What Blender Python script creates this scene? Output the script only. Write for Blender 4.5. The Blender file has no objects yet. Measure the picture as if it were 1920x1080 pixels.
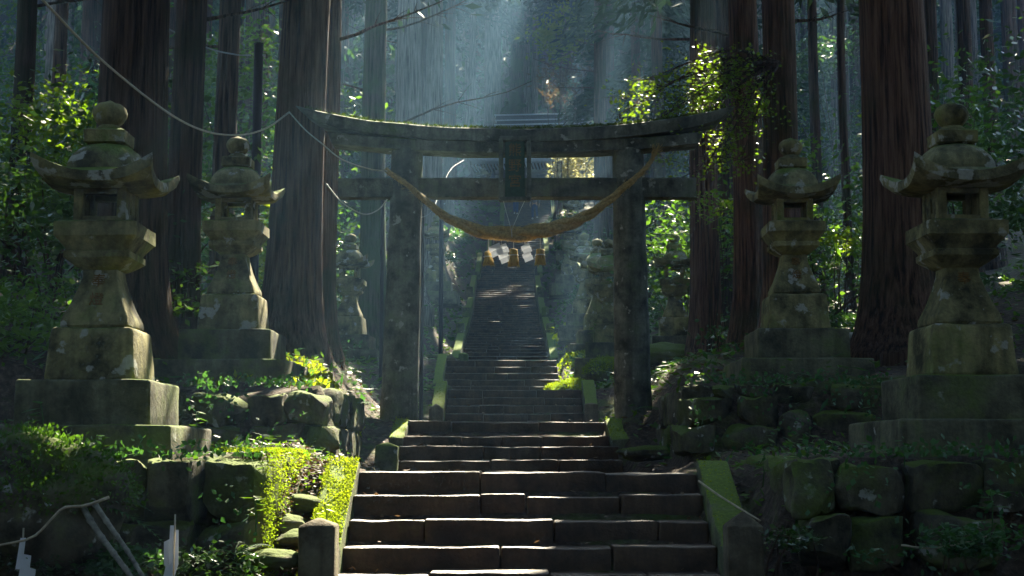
import bpy, bmesh, math, random
import numpy as np
from mathutils import Vector, Matrix, noise as mn
random.seed(7); rng = np.random.default_rng(11)
sc = bpy.context.scene; COL = sc.collection
R = math.radians
# ------------------------------------------------------------------ camera
F = 2700.0; PITCH = math.atan(320/F)
cd = bpy.data.cameras.new('camera'); cam = bpy.data.objects.new('camera', cd); COL.objects.link(cam)
cd.sensor_width = 36; cd.lens = 36*F/1920; cd.clip_start = .1; cd.clip_end = 600
cam.rotation_euler = (math.pi/2+PITCH, 0, 0); sc.camera = cam
def U(px, py, Y):
    a = (px-960)/F; b = -(py-540)/F
    c, s = math.cos(PITCH), math.sin(PITCH)
    y = c-b*s; z = s+b*c
    return Vector((a*Y/y, Y, z*Y/y))
def PX(x, y, z):
    c, s = math.cos(PITCH), math.sin(PITCH)
    f = y*c+z*s; b = z*c-y*s
    return 960+F*x/f, 540-F*b/f
# ------------------------------------------------------------------ light
SUN_AZ, SUN_EL = R(11), R(43)
S = np.array([math.sin(SUN_AZ)*math.cos(SUN_EL), math.cos(SUN_AZ)*math.cos(SUN_EL), math.sin(SUN_EL)])
w = bpy.data.worlds.new('World'); sc.world = w; w.use_nodes = True
nt = w.node_tree; bg = nt.nodes['Background']
sky = nt.nodes.new('ShaderNodeTexSky'); sky.sky_type = 'NISHITA'; sky.sun_disc = False
sky.sun_elevation = SUN_EL; sky.sun_rotation = SUN_AZ
nt.links.new(sky.outputs[0], bg.inputs[0]); bg.inputs[1].default_value = .05
sl = bpy.data.lights.new('sun', 'SUN'); so = bpy.data.objects.new('sun', sl); COL.objects.link(so)
sl.energy = 5; sl.angle = R(.5); sl.color = (1, .89, .68)
so.rotation_euler = Vector(-S).to_track_quat('-Z', 'Y').to_euler()
so.location = (10, 40, 60)
sc.view_settings.view_transform = 'Standard'; sc.view_settings.look = 'None'
sc.view_settings.exposure = 3.05; sc.view_settings.gamma = 1
cy = sc.cycles
cy.max_bounces = 6; cy.diffuse_bounces = 4; cy.glossy_bounces = 2; cy.transmission_bounces = 4; cy.volume_bounces = 0
cy.transparent_max_bounces = 4; cy.caustics_reflective = False; cy.caustics_refractive = False
cy.use_denoising = True; cy.sample_clamp_indirect = 4
# ------------------------------------------------------------------ materials
def mat(name):
    m = bpy.data.materials.new(name); m.use_nodes = True
    n = m.node_tree; b = n.nodes['Principled BSDF']; b.inputs['Roughness'].default_value = .9
    b.inputs['Specular IOR Level'].default_value = .25
    return m, n, b
def nd(n, t, **k):
    x = n.nodes.new('ShaderNode'+t)
    for a, v in k.items():
        if a in x.inputs: x.inputs[a].default_value = v
        else: setattr(x, a, v)
    return x
def ramp(n, src, stops):
    r = n.nodes.new('ShaderNodeValToRGB'); e = r.color_ramp.elements
    while len(e) < len(stops): e.new(.5)
    for i, (p, c) in enumerate(stops):
        e[i].position = p
        e[i].color = (c, c, c, 1) if isinstance(c, (int, float)) else (*c, 1)
    n.links.new(src, r.inputs[0]); return r.outputs[0]
def mix(n, fac, a, b, mode='MIX'):
    x = n.nodes.new('ShaderNodeMix'); x.data_type = 'RGBA'; x.blend_type = mode
    for i, v in ((0, fac), (6, a), (7, b)):
        if hasattr(v, 'node'): n.links.new(v, x.inputs[i])
        else: x.inputs[i].default_value = v if i == 0 else (*v, 1)
    return x.outputs[2]
def mth(n, op, a, b):
    x = n.nodes.new('ShaderNodeMath'); x.operation = op
    for i, v in ((0, a), (1, b)):
        if hasattr(v, 'node'): n.links.new(v, x.inputs[i])
        else: x.inputs[i].default_value = v
    return x.outputs[0]
def coords(n, scale=(1, 1, 1)):
    tc = nd(n, 'TexCoord'); oi = nd(n, 'ObjectInfo')
    mp = nd(n, 'Mapping'); mp.inputs['Scale'].default_value = scale
    ad = n.nodes.new('ShaderNodeVectorMath'); ad.operation = 'ADD'
    ml = mth(n, 'MULTIPLY', oi.outputs['Random'], 57.0)
    n.links.new(tc.outputs['Object'], ad.inputs[0]); n.links.new(ml, ad.inputs[1])
    n.links.new(ad.outputs[0], mp.inputs['Vector']); return mp.outputs[0]
def noi(n, vec, scale, detail=6, rough=.6):
    x = nd(n, 'TexNoise'); x.inputs['Scale'].default_value = scale; x.inputs['Detail'].default_value = detail
    x.inputs['Roughness'].default_value = rough
    n.links.new(vec, x.inputs['Vector']); return x.outputs[0]
def bump(n, b, h, strength, dist=.02):
    x = nd(n, 'Bump'); x.inputs['Strength'].default_value = strength; x.inputs['Distance'].default_value = dist
    n.links.new(h, x.inputs['Height']); n.links.new(x.outputs[0], b.inputs['Normal'])
def stone(name, base, dark, moss=(.075, .115, .018), lich=.64, mossup=.55, mossall=.62, stain=.5, _=0):
    m, n, b = mat(name); v = coords(n)
    n1 = noi(n, v, 3.2, 9, .68); n2 = noi(n, v, 5.5, 5, .55); n3 = noi(n, v, 1.7, 6, .6); n4 = noi(n, v, 38, 5)
    vs = coords(n, (7, 7, .7)); ns = noi(n, vs, 1.3, 5)
    c = mix(n, ramp(n, n1, [(stain-.13, dark), (stain+.13, base)]), (0, 0, 0), (1, 1, 1), 'MIX')
    c = ramp(n, n1, [(stain-.14, dark), (stain+.1, base)])
    c = mix(n, ramp(n, ns, [(.46, 0), (.66, .55)]), c, dark)
    c = mix(n, ramp(n, n2, [(lich, 0), (lich+.035, .75)]), c, (.44, .45, .41))
    g = nd(n, 'NewGeometry'); sx = nd(n, 'SeparateXYZ'); n.links.new(g.outputs['Normal'], sx.inputs[0])
    up = mth(n, 'ADD', mth(n, 'MULTIPLY', sx.outputs[2], .5), n3)
    mu = ramp(n, up, [(mossup, 0), (mossup+.12, .9)])
    ma = ramp(n, mth(n, 'ADD', mth(n, 'MULTIPLY', n1, .4), mth(n, 'MULTIPLY', n3, .6)), [(mossall-.07, 0), (mossall+.06, .8)])
    mc = mix(n, n4, moss, tuple(x*1.7 for x in moss))
    c = mix(n, ma, c, mc); c = mix(n, mu, c, mc)
    c = mix(n, .35, c, mix(n, 1, c, ramp(n, n4, [(.3, .5), (.7, 1.3)]), 'MULTIPLY'))
    n.links.new(c, b.inputs['Base Color'])
    bump(n, b, mth(n, 'ADD', n1, mth(n, 'MULTIPLY', n4, .5)), .7, .025)
    return m
M = {}
M['lantern'] = stone('lantern_stone', (.34, .31, .145), (.042, .042, .022), lich=.60, mossup=.95, mossall=.60)
M['lantern_roof'] = stone('lantern_roof_stone', (.33, .31, .16), (.05, .05, .03), moss=(.085, .13, .02), lich=.555, mossup=.86, mossall=.62)
M['plinth'] = stone('plinth_stone', (.19, .185, .115), (.045, .045, .030), lich=.69, mossup=.9, mossall=.58)
M['torii'] = stone('torii_stone', (.21, .225, .185), (.045, .052, .042), moss=(.06, .09, .028), lich=.645, mossup=.98, mossall=.6)
M['step'] = stone('step_stone', (.125, .078, .042), (.036, .024, .015), lich=.8, mossup=1.25, mossall=.68)
M['kerb'] = stone('kerb_stone', (.2, .2, .13), (.06, .07, .03), moss=(.10, .15, .02), lich=.66, mossup=.74, mossall=.55)
M['post'] = stone('post_stone', (.20, .17, .11), (.07, .055, .035), lich=.74, mossup=1.05, mossall=.66)
M['rock'] = stone('wall_rock', (.15, .135, .09), (.028, .027, .018), moss=(.065, .095, .012), lich=.64, mossup=.78, mossall=.545)
for _k, _r in (('step', .55),):
    _b = M[_k].node_tree.nodes['Principled BSDF']; _b.inputs['Roughness'].default_value = _r; _b.inputs['Specular IOR Level'].default_value = .5
def bark(name, c1, c2, mossc=(.045, .055, .018), mossamt=.58):
    m, n, b = mat(name); v = coords(n, (1, 1, .045)); v2 = coords(n)
    n1 = noi(n, v, 22, 6, .65); n2 = noi(n, v, 60, 3); n3 = noi(n, v2, .8, 4)
    h = mth(n, 'ADD', n1, mth(n, 'MULTIPLY', n2, .35))
    c = ramp(n, n1, [(.38, tuple(x*.22 for x in c1)), (.49, c1), (.64, c2)])
    c = mix(n, ramp(n, n3, [(mossamt-.08, 0), (mossamt+.12, .75)]), c, mossc)
    n.links.new(c, b.inputs['Base Color']); bump(n, b, h, 1.0, .14); return m
M['bark'] = bark('cedar_bark', (.14, .075, .044), (.25, .15, .092))
M['bark_dark'] = bark('dark_bark', (.085, .055, .036), (.15, .10, .068), mossamt=.55)
M['bark_hazed'] = bark('haze_paled_bark', (.17, .155, .13), (.30, .28, .24), (.08, .11, .04), .66)  # bark paled in its colour to stand in for sunlit haze
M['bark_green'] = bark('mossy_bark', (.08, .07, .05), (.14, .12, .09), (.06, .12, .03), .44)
def leaf(name, c1, c2, trans=.4, rough=.45, tc=None, spec=.4):
    m, n, b = mat(name); tcn = nd(n, 'TexCoord'); oi = nd(n, 'ObjectInfo')
    n1 = noi(n, tcn.outputs['Object'], 1.3, 3)
    f = mth(n, 'ADD', mth(n, 'MULTIPLY', n1, .9), mth(n, 'MULTIPLY', oi.outputs['Random'], .25))
    c = ramp(n, f, [(.35, c1), (.75, c2)])
    n.links.new(c, b.inputs['Base Color']); b.inputs['Roughness'].default_value = rough
    b.inputs['Specular IOR Level'].default_value = spec
    t = nd(n, 'BsdfTranslucent'); ms = nd(n, 'MixShader'); ms.inputs[0].default_value = trans
    tcol = mix(n, 1, c, tc or (1.3, 1.5, .6), 'MULTIPLY')
    n.links.new(tcol, t.inputs[0])
    n.links.new(b.outputs[0], ms.inputs[1]); n.links.new(t.outputs[0], ms.inputs[2])
    n.links.new(ms.outputs[0], n.nodes['Material Output'].inputs[0]); return m
M['leaf_cedar'] = leaf('cedar_needles', (.025, .05, .022), (.045, .085, .032), .12, .65, spec=.2)
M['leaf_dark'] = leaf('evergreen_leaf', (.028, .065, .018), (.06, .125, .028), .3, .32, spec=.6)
M['leaf_mid'] = leaf('green_leaf', (.05, .11, .018), (.11, .19, .028), .45)
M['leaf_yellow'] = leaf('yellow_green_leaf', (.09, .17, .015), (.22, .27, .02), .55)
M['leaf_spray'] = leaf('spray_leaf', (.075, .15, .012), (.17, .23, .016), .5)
M['leaf_glare'] = leaf('glossy_glare_leaf', (.22, .25, .12), (.38, .36, .22), .5, .22, tc=(1.3, 1.25, 1), spec=.9)  # glossy leaf, its pale colour standing in for sun glare
M['leaf_fern'] = leaf('fern_leaf', (.03, .09, .03), (.07, .16, .05), .4)
M['leaf_red'] = leaf('autumn_leaf', (.10, .085, .04), (.17, .13, .07), .3, tc=(1.2, 1, .7))
M['litter'] = leaf('dead_leaf', (.09, .055, .03), (.2, .13, .075), .15, .7, tc=(1.1, 1, .8))
M['moss_shade'] = leaf('shaded_beam_moss', (.05, .075, .015), (.09, .12, .02), .25, .85, spec=.1)  # darker copy of the moss, shade put into its colour
M['moss'] = leaf('sun_bright_moss', (.135, .185, .014), (.27, .30, .022), .55, .8, spec=.1)  # moss colour raised and yellowed to read as sunlit
def simple(name, col, rough=.8, var=.25, scale=8, metal=0, stretch=(1, 1, 1)):
    m, n, b = mat(name); v = coords(n, stretch); k = noi(n, v, scale, 5)
    n.links.new(ramp(n, k, [(.3, tuple(x*(1-var) for x in col)), (.7, tuple(min(1, x*(1+var)) for x in col))]), b.inputs['Base Color'])
    b.inputs['Roughness'].default_value = rough; b.inputs['Metallic'].default_value = metal
    bump(n, b, k, .4, .01); return m
M['paper'] = simple('white_paper', (.86, .88, .9), .6, .03, 20)
def _tr(k, f):
    n = M[k].node_tree; b = n.nodes['Principled BSDF']; t = nd(n, 'BsdfTranslucent'); t.inputs[0].default_value = (.8, .82, .86, 1)
    ms = nd(n, 'MixShader'); ms.inputs[0].default_value = f; n.links.new(b.outputs[0], ms.inputs[1]); n.links.new(t.outputs[0], ms.inputs[2]); n.links.new(ms.outputs[0], n.nodes['Material Output'].inputs[0])
_tr('paper', .2)
M['straw'] = simple('rice_straw', (.40, .29, .12), .85, .5, 26)
M['tassel'] = simple('straw_tassel', (.36, .25, .08), .85, .5, 60, 0, (1, 1, .1))
M['cord'] = simple('pale_cord', (.55, .52, .44), .7, .2, 30)
M['cable'] = simple('grey_cable', (.30, .33, .38), .5, .1, 30)
M['pole'] = simple('dark_pole', (.025, .022, .028), .6, .3, 4, 0, (1, 1, .1))
M['wood'] = simple('old_wood', (.14, .11, .08), .8, .4, 14, 0, (1, 1, .1))
M['bamboo'] = simple('grey_bamboo', (.20, .19, .15), .55, .6, 16)
M['stick'] = simple('pale_stick', (.42, .36, .25), .7, .3, 20, 0, (1, 1, .2))
M['roof'] = simple('sky_paled_copper_roof', (.46, .54, .66), .35, .15, 6, .5)  # copper paled and blued in colour to read as reflected sky
M['hall_wood'] = simple('hall_timber', (.10, .07, .06), .8, .3, 6, 0, (1, 1, .2))
M['gold'] = simple('faded_gold_paint', (.19, .11, .03), .7, .45, 30)
M['green_board'] = simple('green_plaque', (.035, .075, .045), .8, .4, 14)
M['skin'] = simple('skin', (.45, .28, .2), .6, .05)
M['jeans'] = simple('blue_denim', (.045, .075, .20), .9, .3, 30)
M['jacket'] = simple('dark_jacket', (.04, .045, .06), .9, .2, 20)
M['jacket2'] = simple('grey_jacket', (.16, .17, .2), .9, .2, 20)
M['shoe'] = simple('pale_shoe', (.55, .55, .56), .6, .2, 30)
M['hair'] = simple('black_hair', (.012, .010, .009), .6, .3, 40)
def dirt():
    m, n, b = mat('forest_soil'); tc = nd(n, 'TexCoord'); v = tc.outputs['Object']
    n1 = noi(n, v, .9, 7, .65); n2 = noi(n, v, 14, 6, .7); n3 = noi(n, v, 3.3, 5)
    c = ramp(n, n2, [(.32, (.03, .022, .016)), (.5, (.075, .055, .04)), (.68, (.16, .12, .085))])
    c = mix(n, ramp(n, mth(n, 'ADD', mth(n, 'MULTIPLY', n1, .6), mth(n, 'MULTIPLY', n3, .4)), [(.5, 0), (.6, .8)]), c, mix(n, n2, (.05, .085, .015), (.10, .14, .025)))
    n.links.new(c, b.inputs['Base Color']); bump(n, b, mth(n, 'ADD', n2, n3), 1, .06); return m
M['soil'] = dirt()
# ------------------------------------------------------------------ object helpers
def tag(o, label=None, cat=None, group=None, kind=None):
    if label: o['label'] = label
    if cat: o['category'] = cat
    if group: o['group'] = group
    if kind: o['kind'] = kind
    return o
def mesh(name, V, Fc, m, smooth=None):
    me = bpy.data.meshes.new(name); me.from_pydata([tuple(v) for v in V], [], [tuple(f) for f in Fc]); me.update()
    me.materials.append(m)
    if smooth is not None:
        me.shade_smooth()
        if smooth < 180: me.set_sharp_from_angle(angle=R(smooth))
    return me
def obj(name, me, parent=None, loc=None):
    o = bpy.data.objects.new(name, me); COL.objects.link(o)
    if parent is not None: o.parent = parent
    if loc is not None: o.location = loc
    return o
def thing(name, loc, label, cat, group=None, rz=0, scale=1):
    o = bpy.data.objects.new(name, None); COL.objects.link(o); o.location = loc; o.rotation_euler = (0, 0, rz)
    o.scale = (scale,)*3; o.empty_display_size = .3
    return tag(o, label, cat, group)
class MB:
    def __init__(s): s.V = []; s.F = []
    def add(s, V, Fc):
        k = len(s.V); s.V += [Vector(v) for v in V]; s.F += [[i+k for i in f] for f in Fc]; return s
    def tube(s, pts, rad, n=6, cap=True):
        pts = [Vector(p) for p in pts]; k = len(s.V); N = len(pts)
        if not hasattr(rad, '__len__'): rad = [rad]*N
        up = Vector((0, 0, 1)); prev = None
        for i, p in enumerate(pts):
            d = (pts[min(i+1, N-1)]-pts[max(i-1, 0)]).normalized()
            a = prev if prev is not None else (up.cross(d) if abs(d.z) < .95 else Vector((1, 0, 0)).cross(d))
            a = (a-d*a.dot(d)).normalized(); b = d.cross(a); prev = a
            for j in range(n):
                t = 2*math.pi*j/n; s.V.append(p+(a*math.cos(t)+b*math.sin(t))*rad[i])
        for i in range(N-1):
            for j in range(n):
                s.F.append([k+i*n+j, k+i*n+(j+1) % n, k+(i+1)*n+(j+1) % n, k+(i+1)*n+j])
        if cap:
            s.F.append([k+j for j in range(n)][::-1]); s.F.append([k+(N-1)*n+j for j in range(n)])
        return s
    def box(s, lo, hi):
        (a, b, c), (d, e, f) = lo, hi
        V = [(a, b, c), (d, b, c), (d, e, c), (a, e, c), (a, b, f), (d, b, f), (d, e, f), (a, e, f)]
        return s.add(V, [(3, 2, 1, 0), (4, 5, 6, 7), (0, 1, 5, 4), (1, 2, 6, 5), (2, 3, 7, 6), (3, 0, 4, 7)])
    def mesh(s, name, m, smooth=None): return mesh(name, s.V, s.F, m, smooth)
def nz(p, s, seed=0): return mn.noise(Vector((p[0]*s+seed*3.17, p[1]*s-seed*1.7, p[2]*s+seed*.93)))
def rbox(h, b, n=(3, 3, 3)):
    """box of half sizes h with rounded edges b; returns V, F (gridded so it can be worn down)"""
    ts = []
    for k in range(3):
        i = max(h[k]-b, 1e-4); t = list(np.linspace(-i, i, n[k]+1)); ts.append([-h[k], -h[k]+b*.4]+t+[h[k]-b*.4, h[k]])
    idx = {}; V = []; Fc = []
    def vid(p):
        q = [min(max(p[k], -(h[k]-b)), h[k]-b) for k in range(3)]
        dv = Vector([p[k]-q[k] for k in range(3)])
        key = tuple(round(x, 5) for x in p)
        if key not in idx:
            idx[key] = len(V)
            V.append(Vector(q)+(dv.normalized()*b if dv.length > 1e-9 else dv))
        return idx[key]
    for ax in range(3):
        u, v = [(1, 2), (2, 0), (0, 1)][ax]
        for sgn in (-1, 1):
            for i in range(len(ts[u])-1):
                for j in range(len(ts[v])-1):
                    q = []
                    for di, dj in ((0, 0), (1, 0), (1, 1), (0, 1)):
                        p = [0, 0, 0]; p[ax] = sgn*h[ax]; p[u] = ts[u][i+di]; p[v] = ts[v][j+dj]; q.append(vid(p))
                    if sgn < 0: q.reverse()
                    if len(set(q)) == 4: Fc.append(q)
    return V, Fc
def worn(V, c, amp, sc_, seed, keep_bottom=False):
    out = []
    for v in V:
        d = Vector((nz(v, sc_, seed), nz(v, sc_, seed+11), nz(v, sc_, seed+23)))*amp
        d += Vector((nz(v, sc_*3.3, seed+5), nz(v, sc_*3.3, seed+7), nz(v, sc_*3.3, seed+9)))*amp*.35
        out.append(v+d+Vector(c))
    return out
def stonebox(mb, c, h, b=.012, n=(3, 3, 3), amp=.006, s=4, seed=None):
    V, Fc = rbox(h, b, n); mb.add(worn(V, c, amp, s, seed if seed is not None else random.random()*90), Fc); return mb
def sqring(h, z, c=.03, n=4, rnd=0):
    """square ring of half width h with rounded corners"""
    P = []; i = h-c
    for k in range(4):
        a0 = -math.pi/2+k*math.pi/2
        cx = [(i, -i), (i, i), (-i, i), (-i, -i)][k]
        for t in (0, .5, 1):
            a = a0+t*math.pi/2; P.append((cx[0]+c*math.cos(a), cx[1]+c*math.sin(a)))
        e0 = P[-1]; nx = [(i, i), (-i, i), (-i, -i), (i, -i)][k]
        a1 = a0+math.pi/2; e1 = (nx[0]+c*math.cos(a1), nx[1]+c*math.sin(a1))
        for j in range(1, n): P.append((e0[0]+(e1[0]-e0[0])*j/n, e0[1]+(e1[1]-e0[1])*j/n))
    if rnd:
        P = [(x*(1-rnd)+rnd*h*x/max(1e-6, math.hypot(x, y)), y*(1-rnd)+rnd*h*y/max(1e-6, math.hypot(x, y))) for x, y in P]
    return [Vector((x, y, z)) for x, y in P]
def loft(rings, cap0=True, cap1=True):
    V = []; Fc = []; n = len(rings[0])
    for r in rings: V += r
    for i in range(len(rings)-1):
        for j in range(n): Fc.append([i*n+j, i*n+(j+1) % n, (i+1)*n+(j+1) % n, (i+1)*n+j])
    if cap0: Fc.append(list(range(n))[::-1])
    if cap1: Fc.append([(len(rings)-1)*n+j for j in range(n)])
    return V, Fc
def lathe(prof, n=20, c=(0, 0, 0)):
    rings = [[Vector((c[0]+r*math.cos(2*math.pi*j/n), c[1]+r*math.sin(2*math.pi*j/n), c[2]+z)) for j in range(n)] for r, z in prof]
    return loft(rings)
# ---- sun gaps in the canopy: leaves are cut away along chosen sun rays to place the beams
HOLES = []; RYH = 19.2
def hole(p, r): HOLES.append((np.array(p, float), r))
def keepmask(C):
    C = np.asarray(C); k = np.ones(len(C), bool)
    for p, r in HOLES:
        d = C-p; t = d@S; perp = np.linalg.norm(d-t[:, None]*S, axis=1)
        k &= ~((perp < r) & (t > max(.5, r*.6)))
    return k
def leafmesh(name, C, D, Nn, L, W, m, cull=True):
    C = np.asarray(C, float)
    if cull and len(C):
        k = keepmask(C); C, D, Nn, L, W = C[k], D[k], Nn[k], L[k], W[k]
    N = len(C); me = bpy.data.meshes.new(name)
    Sd = np.cross(D, Nn); Sd /= np.linalg.norm(Sd, axis=1)[:, None]+1e-9
    V = np.empty((N, 4, 3))
    V[:, 0] = C-D*(L/2)[:, None]; V[:, 1] = C+Sd*(W/2)[:, None]-D*(L*.08)[:, None]
    V[:, 2] = C+D*(L/2)[:, None]; V[:, 3] = C-Sd*(W/2)[:, None]-D*(L*.08)[:, None]
    me.vertices.add(4*N); me.loops.add(4*N); me.polygons.add(N)
    me.vertices.foreach_set('co', V.ravel().astype(np.float32))
    me.loops.foreach_set('vertex_index', np.arange(4*N, dtype=np.int32))
    me.polygons.foreach_set('loop_start', np.arange(0, 4*N, 4, dtype=np.int32))
    me.polygons.foreach_set('loop_total', np.full(N, 4, np.int32))
    me.update(); me.validate(); me.materials.append(m); return me
def unit(a): return a/(np.linalg.norm(a, axis=1)[:, None]+1e-9)
# ------------------------------------------------------------------ terrain
PT = [(-60, -1.75), (8.8, -1.7), (11.75, -.11), (16.9, -.1), (19.0, .5), (26.6, .53), (28.3, 1.33), (33.2, 1.35), (35.65, 2.41),
      (43.6, 2.43), (46.5, 3.4), (60, 5.9), (68, 8), (75, 10.2), (82, 13.1), (88, 15.7), (89.7, 16.4), (106, 16.8), (120, 26), (150, 54), (170, 72)]
XCT = [(-60, .12), (11.8, .12), (17, -.05), (28, .03), (35, -.2), (60, -.26), (68, -.35), (75, -.15), (82, .6), (90, 1.3), (170, 1.3)]
TLT = [(-60, -1.6), (9.0, -1.15), (10.45, -1.0), (10.7, 0), (14.3, .1), (14.65, .7), (17, .95), (20, 1.45), (28, 1.8), (34, 2.4), (38, 3), (43, 4.0),
       (52, 6), (57, 7), (66, 9.3), (75, 11.8), (90, 16.2), (106, 17), (120, 27), (150, 55), (170, 73)]
TRT = [(-60, -1.6), (9.2, -1.2), (10.35, -1.0), (10.65, 0), (14.5, .05), (14.95, .74), (17, .95), (20, 1.45), (28, 1.8), (34, 2.4), (38, 3), (43, 4.0),
       (52, 6), (57, 7), (66, 9.3), (75, 11.8), (90, 16.2), (106, 17), (120, 27), (150, 55), (170, 73)]
def ip(Y, T): return np.interp(Y, [a for a, _ in T], [b for _, b in T])
def sstep(t): t = np.clip(t, 0, 1); return t*t*(3-2*t)
def G(x, Y):
    x = np.asarray(x, float); Y = np.asarray(Y, float)
    p = ip(Y, PT); xc = ip(Y, XCT); u = np.abs(x-xc)
    T = np.where(x < xc, ip(Y, TLT), ip(Y, TRT))
    a = 1.68; b = np.interp(Y, [0, 16, 18, 24, 200], [2.0, 2.0, 2.5, 3.1, 3.0])
    m = sstep((u-a)/(b-a))
    lat = np.minimum(.2*np.maximum(0, u-3.3)**1.08, 14)*np.interp(Y, [-60, 5, 14, 20, 200], [.0, .25, .6, 1, 1])
    n = (.05*np.sin(1.9*x+1.1*Y)*np.sin(1.3*Y-.7*x)+.04*np.sin(4.1*x+.5)*np.sin(3.7*Y+1.3)+.02*np.sin(9*x+2*Y)*np.sin(8*Y-3*x))*np.where(u > 1.6, 1, .15)
    return p*(1-m)+(T+lat)*m+n-.14*(u < 1.45)
def g1(x, Y): return float(G(x, Y))
g0 = g1
xs = np.unique(np.round(np.concatenate([-np.geomspace(.09, 90, 95)[::-1]*1.0, [0], np.geomspace(.09, 90, 95), np.arange(-4, 4, .14)]), 3))
ys = np.unique(np.round(np.concatenate([np.arange(-28, 7, 1.5), np.arange(7, 21, .13), np.arange(21, 48, .4), np.arange(48, 160, 1.3)]), 3))
XX, YY = np.meshgrid(xs, ys); ZZ = G(XX, YY); nx_, ny_ = len(xs), len(ys)
gv = np.stack([XX, YY, ZZ], -1).reshape(-1, 3)
i0 = (np.arange(ny_-1)[:, None]*nx_+np.arange(nx_-1)[None]).ravel()
gf = np.stack([i0, i0+1, i0+1+nx_, i0+nx_], 1)
tag(obj('ground', mesh('ground', gv.tolist(), gf.tolist(), M['soil'], 180)), 'dark forest floor of soil and moss climbing both sides of the stairs', 'ground', kind='structure')
# ------------------------------------------------------------------ where the sun gets through
hole(U(620, 930, 11.0), .42); hole(U(560, 985, 10.5), .45); hole(U(560, 900, 11.6), .4); hole(U(268, 470, 11.3), .22); hole(U(262, 590, 11.3), .25); hole(U(290, 660, 11.2), .25); hole(U(330, 780, 11.1), .3); hole(U(490, 875, 10.5), .4); hole(U(485, 960, 10.2), .35)
for px in (720, 830, 940, 1060): hole(U(px, 905, 11.5), .34)
for px in (700, 800, 900, 1010): hole(U(px, 1000, 10.8), .3)
hole(U(640, 1030, 10.2), .3)
hole(U(1068, 665, 34.5), .75); hole(U(1045, 700, 33.5), .5); hole(U(1110, 650, 35), .5); hole(U(1060, 560, 48), .5)
hole(U(1000, 640, 46), .45); hole(U(960, 678, 36), .6)
hole(U(560, 700, 16.2), .35); hole(U(600, 745, 15.4), .2)
hole(U(825, 735, 27.6), .22); hole(U(790, 775, 22), .2)
hole(U(690, 520, 31), .45); hole(U(672, 560, 29.6), .25); hole(U(700, 470, 33), .4)
hole(U(1095, 450, 43), .4); hole(U(1068, 408, 57), .4); hole(U(1125, 490, 37), .4)
hole(U(495, 440, 25.5), .8); hole(U(130, 225, 22), .3); hole(U(660, 212, 19.9), .22); hole(U(300, 330, 24), .5)
hole(U(1080, 312, 86), 2.3); hole(U(1130, 240, 93), 1.0); hole(U(1030, 228, 100), 1.2); hole(U(850, 100, 70), .5); hole(U(935, 476, RYH), .35); hole(U(985, 476, RYH), .3)
for _p, _r in (((-3.5, 50, 5), .8), ((.6, 66, 7.6), .45), ((-5, 60, 8), .9), ((2.6, 40, 3), .5), ((-.6, 78, 11.6), .35), ((-2.5, 36, 3), .5), ((0, 58, 14), .7), ((-2.5, 75, 19), .7), ((3, 86, 26), .8), ((-3, 64, 18), .6), ((1.5, 33.1, 2.6), .65), ((1.2, 34.5, 2.3), .55), ((1.3, 36.3, 2.6), .55), ((2.0, 32.6, 2.6), .4), ((1.4, 37.5, 2.6), .8)): hole(_p, _r)
_rd = random.Random(77)
for _ in range(30):
    _s = _rd.choice((-1, 1)); _x = _s*_rd.uniform(3.2, 13); _y = _rd.uniform(19, 48); hole((_x, _y, g0(_x, _y)+_rd.uniform(.3, 4.5)), _rd.uniform(.22, .55))
for _y in (49, 53, 58, 63, 69, 74): hole((_rd.uniform(-1.1, .9), _y, g0(0, _y)+.2), .32)
hole(U(1560, 70, 46), .9); hole(U(1200, 160, 60), .6); hole(U(1590, 560, 28), .6); hole(U(1565, 440, 27), .4)

hole(U(1350, 230, 20), .6); hole(U(1230, 210, 20), .6); hole(U(1290, 175, 20), .6); hole(U(1330, 250, 20), .5); hole(U(1400, 280, 20), .4)
# ------------------------------------------------------------------ stairs
def flight(noses, xl, xr, z0, label, seedx, nb, n, amp, tread_back, nose=0):
    """noses: list of (Y, z) of the step edges, front to back"""
    t = thing('stone_stairs', (0, noses[0][0], z0), label, 'stairs')
    for i, (Y, z) in enumerate(noses):
        zb = z0 if i == 0 else noses[i-1][1]
        Yn = noses[i+1][0]+.06 if i+1 < len(noses) else Y+tread_back
        L = xl(Y) if callable(xl) else xl[i]; Rr = xr(Y) if callable(xr) else xr[i]
        rr = random.Random(seedx*100+i); k = rr.choice(nb)
        cuts = sorted([L+(Rr-L)*((j+1)/k+rr.uniform(-.12, .12)) for j in range(k-1)]); cuts = [L]+cuts+[Rr]
        mb = MB(); sg = amp/.006
        for j in range(k):
            a, b = cuts[j]+.004, cuts[j+1]-.004
            dz = rr.uniform(-.011, .007)*min(sg, 1.6); dy = rr.uniform(-.022, .022)*min(sg, 1.5)
            top = z+dz; bot = zb-.12
            V, Fc = rbox(((b-a)/2, (Yn-Y)/2, (top-bot)/2), .016, n)
            V = [Vector((v.x, v.y, v.z+v.x*rr.uniform(-.002, .002))) for v in V]
            if nose: V = [Vector((v.x, v.y+(nose if v.y < 0 and v.z < (top-bot)/2-.075 else 0), v.z)) for v in V]
            mb.add(worn(V, ((a+b)/2, (Y+Yn)/2+dy-noses[0][0], (top+bot)/2-z0), amp, 3.5, rr.random()*99), Fc)
        obj('step', mb.mesh('step', M['step'], 50), t)
    return t
A = [(10.0-.35*k, -.985-.175*k) for k in (2, 1)]+[(10.0+.35*i, -.985+.175*i) for i in range(6)]
flight(A, lambda Y: -1.25, lambda Y: 1.5, -1.6, 'wide flight of worn stone steps nearest the camera, its edges caught by the sun', 1, [3, 4, 4], (16, 2, 3), .011, .9)
B = [(17.0, -.01), (17.6, .15), (18.15, .275), (19.0, .487)]
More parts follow.
